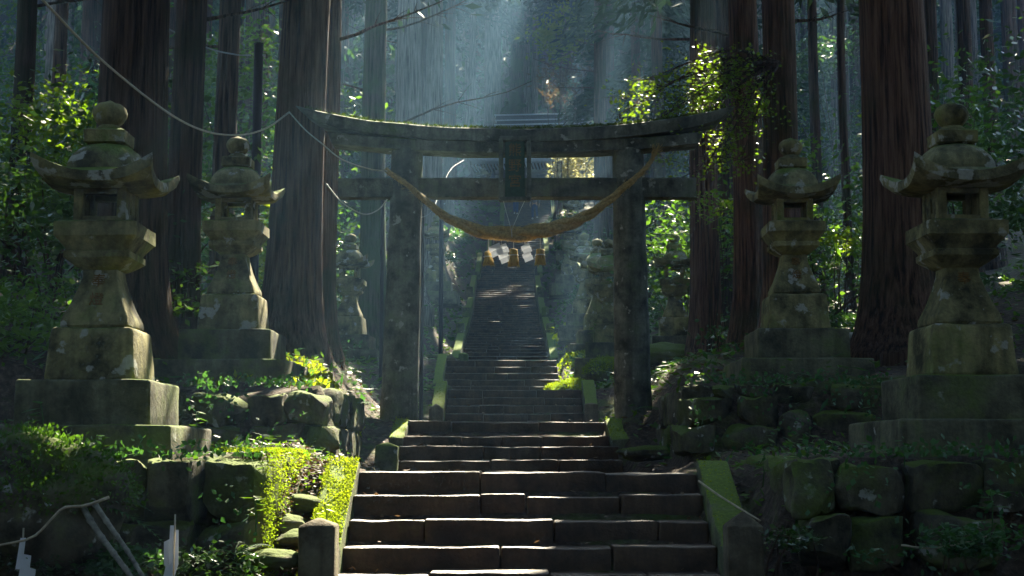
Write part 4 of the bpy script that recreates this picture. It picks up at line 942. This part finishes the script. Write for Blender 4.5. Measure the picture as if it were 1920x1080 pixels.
shrub(U(1570, 442, 26), (.35, .4, .25), 160, .11, Y_, 'small bright sprig floating in the dark between the right lanterns', 'sapling')
shrub(U(150, 560, 18), (1.6, 1.2, .4), 1500, .10, Mi, 'low green undergrowth behind the large left lantern')
shrub(U(40, 620, 16), (1.3, 1.3, .4), 1200, .11, Mi, 'low broad leaved undergrowth at the left picture edge')
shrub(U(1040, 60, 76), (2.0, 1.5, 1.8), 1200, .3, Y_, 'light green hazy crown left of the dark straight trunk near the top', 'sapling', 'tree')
shrub(U(470, 180, 33), (1.8, 1.5, 2.2), 2000, .16, Mi, 'green leafy tree behind the dark utility pole', 'evergreen_tree', 'tree')
shrub(U(60, 1045, 9.6), (.45, .3, .16), 900, .05, Dk, 'low leafy tangle around the paper wand at the lower left corner')
shrub(U(215, 1055, 9.5), (.4, .3, .14), 700, .055, M['leaf_fern'], 'low leafy tangle around the foot of the bamboo heap')
shrub(U(400, 1060, 9.6), (.35, .2, .14), 700, .05, Dk, 'low leafy tangle right of the paper wand before the left wall')
shrub(U(1800, 1010, 9.6), (.5, .3, .14), 700, .06, M['leaf_fern'], 'low leafy tangle before the dark wall at the lower right')
shrub(U(1480, 1010, 10.0), (.2, .2, .1), 300, .05, Dk, 'small leafy tangle between the right post and the dark wall')
r3 = random.Random(21); cnt = 0; tries = 0; sp = []
# (zone, x range, Y range, count, radius range, height factor)
ZN = [('in the gloom left of the left lanterns', (-15, -5), (19, 46), 26), ('on the slope behind the left lanterns', (-6.5, -3.6), (22, 46), 9), ('on the left bank of the long stairs', (-5.5, -2.2), (44, 86), 13),
      ('on the right bank of the long stairs', (2.6, 6.5), (46, 86), 12), ('on the slope behind the right lanterns', (3.6, 7.5), (22, 46), 11), ('in the gloom right of the right lanterns', (5.5, 15), (17, 46), 28),
      ('among the far trees left of the stairs', (-26, -6), (50, 130), 34), ('among the far trees right of the stairs', (8, 28), (50, 130), 34)]
ZS = {}
for zn, xr, yr, cn in ZN:
    k = 0; tries = 0
    while k < cn and tries < 400:
        tries += 1; X = r3.uniform(*xr); Y = r3.uniform(*yr)
        if 'bank' in zn: X += xcf(Y)
        if any((X-a)**2+(Y-b)**2 < 1.5**2 for a, b in sp): continue
        if any((X-a)**2+(Y-b)**2 < .8**2 for a, b, *_ in TREES[:NEAR]): continue
        tall = 'gloom' in zn or 'far' in zn or ('slope' in zn and Y > 30); h = (r3.uniform(3.5, 7) if 'far' in zn else r3.uniform(1.6, 4.2)) if tall else r3.uniform(.35, .8)
        rx = (r3.uniform(2, 3.2) if 'far' in zn else r3.uniform(1.2, 2.1)) if tall else r3.uniform(.7, 1.2)
        m = r3.choice([Dk, Dk, Dk, Mi]) if X > 0 else r3.choice([Dk, Mi, Mi, Dk, M['leaf_fern']])
        sp.append((X, Y)); k += 1; zg = g1(X, Y)
        t = shrub((X, Y, zg+h*(.62 if tall else .45)), (rx, rx, h*.55), int((1500 if tall else 900)*(1 if Y < 50 else .75)), (.15 if tall else .11)*(1 if Y < 50 else 1.7), m, None, 'evergreen_shrub' if tall else 'bush', 'shrub' if tall else 'bush', 'shrubs of the forest understorey')
        ZS.setdefault(zn, []).append((t, tall, m))
# ------------------------------------------------------------------ ground cover (uncountable)
def cover(name, n, xr, yr, L, W, m, lab, cat, flat=False, dens=None, mind=1.55, h=.06, wmax=99):
    X = rng.uniform(*xr, n); Y = yr[0]+(yr[1]-yr[0])*rng.random(n)**1.5; u = np.abs(X-ip(Y, XCT)); k = (u > mind)
    cl = np.sin(X*2.1+Y*.7)*np.sin(Y*1.7-X*.6)+.5*np.sin(X*5.3)*np.sin(Y*4.1)+rng.normal(0, .35, n)
    k &= cl > (dens if dens is not None else -.1); X, Y = X[k], Y[k]; n = len(X)
    Z = G(X, Y)+np.abs(rng.normal(0, h, n))+.012
    C = np.stack([X, Y, Z], 1); s_ = np.interp(Y, [8, 20, 60], [.55, 1, 2.2])*rng.uniform(.6, 1.4, n)
    Dd = unit(np.stack([rng.normal(0, 1, n), rng.normal(0, 1, n), rng.normal(0, .15 if flat else .4, n)], 1)); Nn = unit(np.stack([rng.normal(0, .35, n), rng.normal(0, .35, n), np.ones(n)], 1))
    return tag(obj(name, leafmesh(name, C, Dd, Nn, L*s_, W*s_, m, False)), lab, cat, kind='stuff')
cover('weeds', 48000, (-12, 12), (8, 60), .11, .06, M['leaf_mid'], 'low green weeds creeping over the forest floor', 'weeds', dens=-.15)
cover('ferns', 9000, (-9, 9), (9, 60), .2, .05, M['leaf_fern'], 'small fern fronds scattered over the banks', 'ferns', dens=.3, h=.1)
cover('leaf_litter', 22000, (-8, 8), (7.5, 45), .075, .04, M['litter'], 'dry brown leaf litter and twigs on the soil', 'leaf litter', True, dens=-.4, h=.012, mind=1.5)
cover('bank_weeds', 9000, (-4.5, 4.5), (26, 90), .12, .07, M['leaf_mid'], 'bright green weeds on the banks beside the long stairs', 'weeds', dens=-.3, mind=1.75, h=.08)
# sunlit litter strip beside the bright kerb
n = 1000; X = rng.uniform(-1.95, -1.5, n); Yv = rng.uniform(9.6, 12.4, n); Z = G(X, Yv)+np.abs(rng.normal(0, .04, n))+.03
tag(obj('sunlit_weeds', leafmesh('sunlit_weeds', np.stack([X, Yv, Z], 1), unit(rng.normal(0, 1, (n, 3))*[1, 1, .5]), unit(rng.normal(0, .5, (n, 3))+[0, 0, .8]), rng.uniform(.015, .05, n), rng.uniform(.01, .028, n), M['leaf_spray'], False)), 'tangle of weeds on the sunlit slope between the mossy wall and bright kerb', 'weeds', kind='stuff')
CW = [(-3.3, -1.75, -.95, .02, 10.02), (-3.3, -2.0, 0, .72, 14.1), (1.75, 3.9, 0, .76, 14.35), (2.0, 3.7, -1, .02, 10.05)]
C = []; 
for a, b, c, d, yw in CW:
    n = 420; X = rng.uniform(a, b, n); Zc = c+(d-c)*rng.random(n)**.6; q = np.sin(X*6)*np.sin(Zc*7+X)+rng.normal(0, .4, n) > .25
    C.append(np.stack([X[q], yw+rng.normal(-.02, .04, q.sum()), Zc[q]], 1))
    n = 260; X = rng.uniform(a, b, n); C.append(np.stack([X, yw+rng.uniform(.02, .45, n), d+np.abs(rng.normal(.02, .05, n))], 1))
C = np.concatenate(C); n = len(C)
tag(obj('creepers', leafmesh('creepers', C, unit(rng.normal(0, 1, (n, 3))-[0, .2, .3]), unit(rng.normal(0, .5, (n, 3))+[0, -.8, .5]), rng.uniform(.025, .075, n), rng.uniform(.02, .05, n), M['leaf_fern'], False)), 'small creeping leaves over the joints and tops of the dry stone walls', 'creepers', kind='stuff')
n = 17000; Y1 = rng.uniform(10.1, 12.6, n); up = rng.random(n) < .35
X = np.where(up, rng.uniform(-2.1, -1.72, n), -1.71+rng.normal(0, .02, n)); Z = np.where(up, .05+rng.uniform(0, .03, n), rng.uniform(-.85, .04, n)); q = np.sin(Y1*9+Z*5)+rng.normal(0, .6, n) > -.5
C = np.stack([X, Y1, Z], 1)[q]; n = len(C)
tag(obj('wall_moss', leafmesh('wall_moss', C, unit(rng.normal(0, .6, (n, 3))+[.7, 0, -.3]), unit(rng.normal(0, 1, (n, 3))), rng.uniform(.010, .025, n), rng.uniform(.006, .013, n), M['moss'], False)), 'shaggy moss hanging over the sunlit end of the nearest left wall', 'moss', kind='stuff')
n = 1500; X = rng.uniform(-1.95, -1.5, n); Yv = rng.uniform(9.4, 12.4, n)
tag(obj('sunlit_litter', leafmesh('sunlit_litter', np.stack([X, Yv, G(X, Yv)+rng.uniform(.01, .05, n)], 1), unit(rng.normal(0, 1, (n, 3))*[1, 1, .3]), unit(rng.normal(0, .4, (n, 3))+[0, 0, 1]), rng.uniform(.03, .08, n), rng.uniform(.02, .045, n), M['litter'], False)), 'dead leaves on the sunlit slope beside the bright kerb', 'leaf litter', kind='stuff')
for nm, xr, yr, n, lab in (('sunlit_moss', (1.15, 3.0), (32.8, 39), 9000, 'mossy ground glowing in the sun right of the six steps'), ('bank_moss', (-3.2, -1.85), (15.2, 18.5), 2200, 'moss on the slope right of the second left lantern'), ('stair_side_moss', (1.3, 2.6), (39, 52), 5000, 'mossy verge along the right of the long flight')):
    X = rng.uniform(*xr, n); Yv = rng.uniform(*yr, n); q = np.sin(X*5+Yv*2)*np.sin(Yv*3.1-X*2)+rng.normal(0, .5, n) > -.3; X, Yv = X[q], Yv[q]; n = len(X)
    tag(obj(nm, leafmesh(nm, np.stack([X, Yv, G(X, Yv)+rng.uniform(.0, .09, n)], 1), unit(np.stack([rng.normal(0, .6, n), rng.normal(0, .6, n), np.abs(rng.normal(.6, .4, n))], 1)), unit(rng.normal(0, 1, (n, 3))), rng.uniform(.04, .11, n), rng.uniform(.02, .05, n), M['moss'], False)), lab, 'moss', kind='stuff')
# leaves blown onto the steps
C = []
for fl, xa, xb in ((A, -1.2, 1.45), (B, -1.3, 1.2), (C1, -1.2, 1.3), (C2, -1.5, 1.0), (D[:40], -1.5, 1.1)):
    for i, (Yq, zq) in enumerate(fl):
        for _ in range(random.randrange(5, 13)):
            C.append((random.choice((random.uniform(xa, xb), xa+abs(random.gauss(0, .2)), xb-abs(random.gauss(0, .2)))), Yq+random.uniform(.04, .3), zq+random.uniform(.006, .03)))
C = np.array(C); n = len(C); k_ = np.interp(C[:, 1], [9, 20, 60], [1, 1.4, 2])
tag(obj('step_litter', leafmesh('step_litter', C, unit(rng.normal(0, 1, (n, 3))*[1, 1, .25]), unit(rng.normal(0, .35, (n, 3))+[0, 0, 1]), rng.uniform(.03, .07, n)*k_, rng.uniform(.015, .035, n)*k_, M['litter'], False)), 'dry leaves and needles fallen on the stone steps', 'leaf litter', kind='stuff')
# far wood closing the hillside
n = 60000; X = rng.uniform(-62, 62, n); Yv = rng.uniform(104, 163, n); C = np.stack([X, Yv, G(X, Yv)+9*rng.random(n)**1.3], 1)
tag(obj('far_wood', leafmesh('far_wood', C, unit(rng.normal(0, 1, (n, 3))), unit(rng.normal(0, .7, (n, 3))+[0, -.5, .6]), rng.uniform(.5, 1.1, n), rng.uniform(.25, .5, n), M['leaf_dark'], False)), 'dense undergrowth of the far hillside behind the shrine hall', 'wood', kind='stuff')
# ------------------------------------------------------------------ small foreground plants
def plantlet(p, h, nleaf, L, m, lab, seed):
    r = random.Random(seed); t = thing('young_plant', p, lab, 'plant', 'young plants on the walls'); top_ = Vector((r.uniform(-.04, .04), 0, h))
    obj('stem', MB().tube([(0, 0, -.05), top_*.5+Vector((.01, 0, 0)), top_], [.005, .004, .003], 5).mesh('stem', M['leaf_fern'], 180), t)
    V = []; Fc = []
    for i in range(nleaf):
        a = r.uniform(0, 6.28)+i*2.4; zz_ = h*(.35+.65*i/max(1, nleaf-1)); d = Vector((math.cos(a), math.sin(a)*.8, r.uniform(-.25, .3))).normalized(); s = d.cross(Vector((0, 0, 1))).normalized()
        b = Vector((top_.x*zz_/h, 0, zz_)); l = L*r.uniform(.75, 1.2); k = len(V); w_ = l*.26; dn = Vector((0, 0, -l*.12))
        V += [b, b+d*l*.35+s*w_, b+d*l*.7+s*w_*.8+dn*.5, b+d*l+dn, b+d*l*.7-s*w_*.8+dn*.5, b+d*l*.35-s*w_, b+d*l*.5+Vector((0, 0, -.01))]
        Fc += [(k, k+1, k+6), (k+1, k+2, k+6), (k+2, k+3, k+6), (k+3, k+4, k+6), (k+4, k+5, k+6), (k+5, k, k+6)]
    obj('leaves', mesh('leaves', V, Fc, m), t)
plantlet(U(228, 905, 9.9), .26, 5, .10, M['leaf_yellow'], 'yellow green seedling with five round leaves in front of the left wall', 1)
plantlet(U(170, 862, 10.1), .17, 6, .11, M['leaf_fern'], 'pale grey green seedling below the large left lantern plinth', 2)
plantlet(U(502, 898, 10.3), .24, 9, .085, M['leaf_yellow'], 'glowing sunlit seedling at the bright end of the left wall', 3)
plantlet(U(80, 815, 10.4), .22, 6, .13, M['leaf_fern'], 'dark leafy sprig against the lowest plinth of the large left lantern', 4)
plantlet(U(365, 815, 12.5), .2, 6, .12, M['leaf_mid'], 'green sprig beside the right corner of the large left lantern plinth', 5)
plantlet(U(565, 705, 16), .22, 7, .12, M['leaf_yellow'], 'lit yellow green sprig beside the plinth of the second left lantern', 6)
plantlet(U(1040, 650, 36), .5, 8, .2, M['leaf_yellow'], 'lit sprig at the right edge of the stairs above the six steps', 7)
plantlet(U(1115, 640, 34), .5, 9, .16, M['leaf_mid'], 'leafy sprig standing on the sunlit boulder', 8)
plantlet(U(1695, 862, 10.3), .12, 6, .1, M['leaf_fern'], 'small plant on the dark wall below the large right lantern', 9)
plantlet(U(1430, 900, 10.9), .12, 6, .08, M['leaf_mid'], 'small plant behind the pale capped post', 10)
plantlet(U(1860, 975, 9.6), .2, 8, .16, M['leaf_fern'], 'broad leaved plant at the lower right corner', 11)
plantlet(U(610, 985, 10.6), .15, 7, .07, M['leaf_yellow'], 'sunlit weed beside the post with sunlit top', 12)
plantlet(U(480, 985, 9.9), .2, 9, .09, M['leaf_yellow'], 'sunlit weed at the foot of the glowing mossy wall', 13)
plantlet(U(470, 1060, 9.8), .14, 9, .09, M['leaf_yellow'], 'sunlit weed at the bottom edge left of the post', 14)
def fern(p, dirs, L, lab, seed):
    t = thing('fern', p, lab, 'fern')
    for az, rise, s in dirs:
        V = []; Fc = []; mb = MB(); d = Vector((math.cos(az), math.sin(az), 0)); P = [Vector((0, 0, 0))+d*(L*s*u)+Vector((0, 0, L*s*(rise*u-1.0*u*u*.6))) for u in np.linspace(0, 1, 16)]
        mb.tube(P, list(np.linspace(.004, .0015, 16)), 4); sd = d.cross(Vector((0, 0, 1)))
        for i in range(2, 16):
            w_ = L*s*.24*math.sin(math.pi*min(1, (i/15)**.7*.95+.04))+.01
            for q in (-1, 1):
                b = P[i]; e = b+sd*q*w_+d*w_*.45+Vector((0, 0, -w_*.2)); k = len(V); hw = d*L*s*.022
                V += [b-hw, b+hw, e]; Fc.append((k, k+1, k+2) if q > 0 else (k+1, k, k+2))
        mb.add(V, Fc); obj('frond', mb.mesh('frond', M['leaf_fern']), t)
fern(U(165, 950, 9.5), [(.1, .5, 1), (.5, .7, .8), (-.1, .1, 1.35), (2.4, .5, .7)], .42, 'green fern with long fronds over the heap of old bamboo', 1)
fern(U(440, 1040, 9.7), [(.4, .8, 1), (1.6, .9, .9), (2.8, .6, .9), (-.6, .5, .9)], .25, 'dim fern at the foot of the left wall', 2)
fern(U(590, 790, 15.2), [(.4, .8, 1), (1.6, .9, .9), (2.8, .6, .9), (-.6, .5, .9)], .35, 'fern on the slope right of the low left wall', 3)
fern(U(640, 770, 17), [(.2, .8, 1), (1.4, .9, .9), (3.0, .6, .9), (-.9, .5, .9)], .4, 'fern left of the left gate pillar foot', 4)
fern(U(1240, 770, 18), [(.2, .8, 1), (1.4, .9, .9), (3.0, .6, .9), (-.9, .5, .9)], .4, 'fern right of the right gate pillar foot', 5)
# ------------------------------------------------------------------ offerings and litter lower left
def stick(pts, r, m, lab, name='stick', cat='stick', group=None):
    nn = 44 if name == 'bamboo_pole' else 14; P = qcurve([U(*p) for p in pts], nn); c = P[0].copy(); rl = [q*(1.28 if nn == 44 and i % 8 == 4 else 1) for i, q in enumerate(np.linspace(r, r*.7, nn))]; return tag(obj(name, MB().tube([p-c for p in P], rl, 9).mesh(name, M[m], 180), None, c), lab, cat, group)
stick([(138, 918, 9.5), (175, 985, 9.3), (215, 1040, 9.1), (252, 1090, 9.0)], .022, 'bamboo', 'longest grey bamboo pole of the heap, lying nearest the boulder', 'bamboo_pole', 'bamboo pole', 'old bamboo in the lower left')
stick([(168, 930, 9.45), (205, 985, 9.25), (240, 1035, 9.15), (270, 1085, 9.0)], .018, 'bamboo', 'grey bamboo pole of the heap with a white band, under the fern', 'bamboo_pole', 'bamboo pole', 'old bamboo in the lower left')
stick([(205, 932, 9.3), (160, 948, 9.25), (120, 952, 9.2), (95, 975, 9.15), (60, 1008, 9.1), (0, 1022, 9.0)], .010, 'stick', 'bent twig crossing the top of the bamboo heap', 'twig', 'twig')
stick([(1310, 902, 11.2), (1350, 930, 10.9), (1395, 958, 10.5), (1425, 976, 10.3)], .009, 'stick', 'pale fallen twig across the right kerb and post', 'twig', 'twig')
stick([(1580, 632, 19), (1610, 627, 19.2), (1648, 622, 19.4)], .05, 'bamboo', 'fallen grey log on the ground between the right lanterns', 'log', 'log')
stick([(1690, 1022, 9.6), (1740, 1028, 9.6), (1800, 1020, 9.6), (1850, 1005, 9.6)], .007, 'stick', 'thin dead twig in the dark lower right', 'twig', 'twig')
stick([(1565, 590, 22), (1600, 560, 22.3), (1640, 535, 22.6)], .02, 'bark_dark', 'leaning dead branch left of the massive brown cedar', 'branch', 'branch')
def gohei(px, ytop, ybot, Y, lab, folds):
    p = U(px, ybot, Y); s = Y/F; t = thing('paper_wand', p, lab, 'paper wand', 'paper wands in the lower left')
    h = (ybot-ytop)*s; obj('stick', MB().tube([(0, 0, -.3), (.0, 0, h)], .006, 6).mesh('stick', M['stick'], 180), t)
    for (x0, z0, x1, z1, x2, z2, x3, z3, dy) in folds:
        V = [Vector((x0*s, dy, h-z0*s)), Vector((x1*s, dy, h-z1*s)), Vector((x2*s, dy-.01, h-z2*s)), Vector((x3*s, dy-.012, h-z3*s))]; V += [v+Vector((0, .0025, 0)) for v in V]
        obj('paper_fold', mesh('paper_fold', V, [(0, 1, 2, 3), (7, 6, 5, 4), (0, 3, 7, 4), (1, 5, 6, 2), (0, 4, 5, 1), (3, 2, 6, 7)], M['paper']), t)
gohei(325, 968, 1090, 9.3, 'white paper wand with pale sides standing before the left wall', [(-8, 20, -1, 20, 0, 110, -9, 112, -.012), (3, 28, 8, 28, 10, 90, 3, 115, -.014), (-18, 50, -8, 45, -9, 100, -16, 92, -.02), (-14, 96, -2, 90, 2, 130, -20, 130, -.022)])
gohei(40, 993, 1095, 9.2, 'white zigzag paper wand at the lower left corner', [(-4, 18, 6, 18, 2, 75, -10, 75, -.012), (2, 47, 18, 50, 15, 95, -4, 95, -.018), (12, 70, 28, 75, 25, 120, 6, 120, -.024)])
for px, py, lab in ((82, 928, 'upper crumpled white paper scrap beside the leafy boulder'), (88, 945, 'lower crumpled white paper scrap beside the leafy boulder')):
    bm = bmesh.new(); bmesh.ops.create_icosphere(bm, subdivisions=2, radius=.024)
    V = [v.co*(1+.5*nz(v.co*60, 1, px)) for v in bm.verts]; V = [Vector((v.x*1.2, v.y, v.z*.7)) for v in V]; Fc = [[v.index for v in f.verts] for f in bm.faces]; bm.free()
    tag(obj('paper_scrap', mesh('paper_scrap', V, Fc, M['paper']), None, U(px, py, 9.3)), lab, 'paper scrap', 'paper scraps by the boulder')
# ------------------------------------------------------------------ labels of the forest
ORD = ['first', 'second', 'third', 'fourth', 'fifth', 'sixth', 'seventh', 'eighth', 'ninth', 'tenth', 'eleventh', 'twelfth', 'thirteenth', 'fourteenth', 'fifteenth', 'sixteenth', 'seventeenth', 'eighteenth', 'nineteenth', 'twentieth']
def ordn(i):
    if i < 20: return ORD[i]
    tens = ['', '', 'twenty', 'thirty', 'forty', 'fifty', 'sixty', 'seventy', 'eighty'][(i+1)//10]; u = (i+1) % 10
    return tens+'-'+ORD[u-1] if u else tens[:-1]+'ieth'
bands = {}
for X, Y, r, t in TREES:
    if t.get('label'): continue
    px, py = PX(X, Y, g1(X, Y)+6); side = 'left of the gate pillars' if px < 750 else ('above the gate' if px < 1190 else 'right of the gate pillars')
    bands.setdefault(('shaded mid distance or added unseen cedar ' if Y < 58 else ('hazy cedar by the upper stairs ' if Y < 92 else 'faint cedar on the far hill '), side), []).append((px, t))
for (a, s), L in bands.items():
    L.sort(key=lambda q: q[0])
    for i, (_, t) in enumerate(L): t['label'] = f'{a}{s}, {ordn(i)} from the left'
for zn, L in ZS.items():
    L.sort(key=lambda q: PX(*q[0].location)[0])
    for i, (t, tall, m) in enumerate(L): t['label'] = f"{'dark glossy' if m == Dk else 'mid green'} {'tall shrub' if tall else 'low bush'} {zn}, {ordn(i)} from the left"
# ------------------------------------------------------------------ air
hz, n, b = mat('haze'); n.nodes.remove(b)
pv = nd(n, 'VolumePrincipled'); pv.inputs['Color'].default_value = (.36, .66, 1, 1); pv.inputs['Density'].default_value = .0016; pv.inputs['Anisotropy'].default_value = .45
n.links.new(pv.outputs[0], n.nodes['Material Output'].inputs['Volume'])
tag(obj('haze', MB().box((-95, -32, -4), (95, 165, 108)).mesh('haze', hz)), 'thin bluish morning haze between the trees', 'haze', kind='stuff')
print('trees', len(TREES), 'shrubs', len(SHR), 'polys', sum(len(o.data.polygons) for o in sc.objects if o.type == 'MESH'))
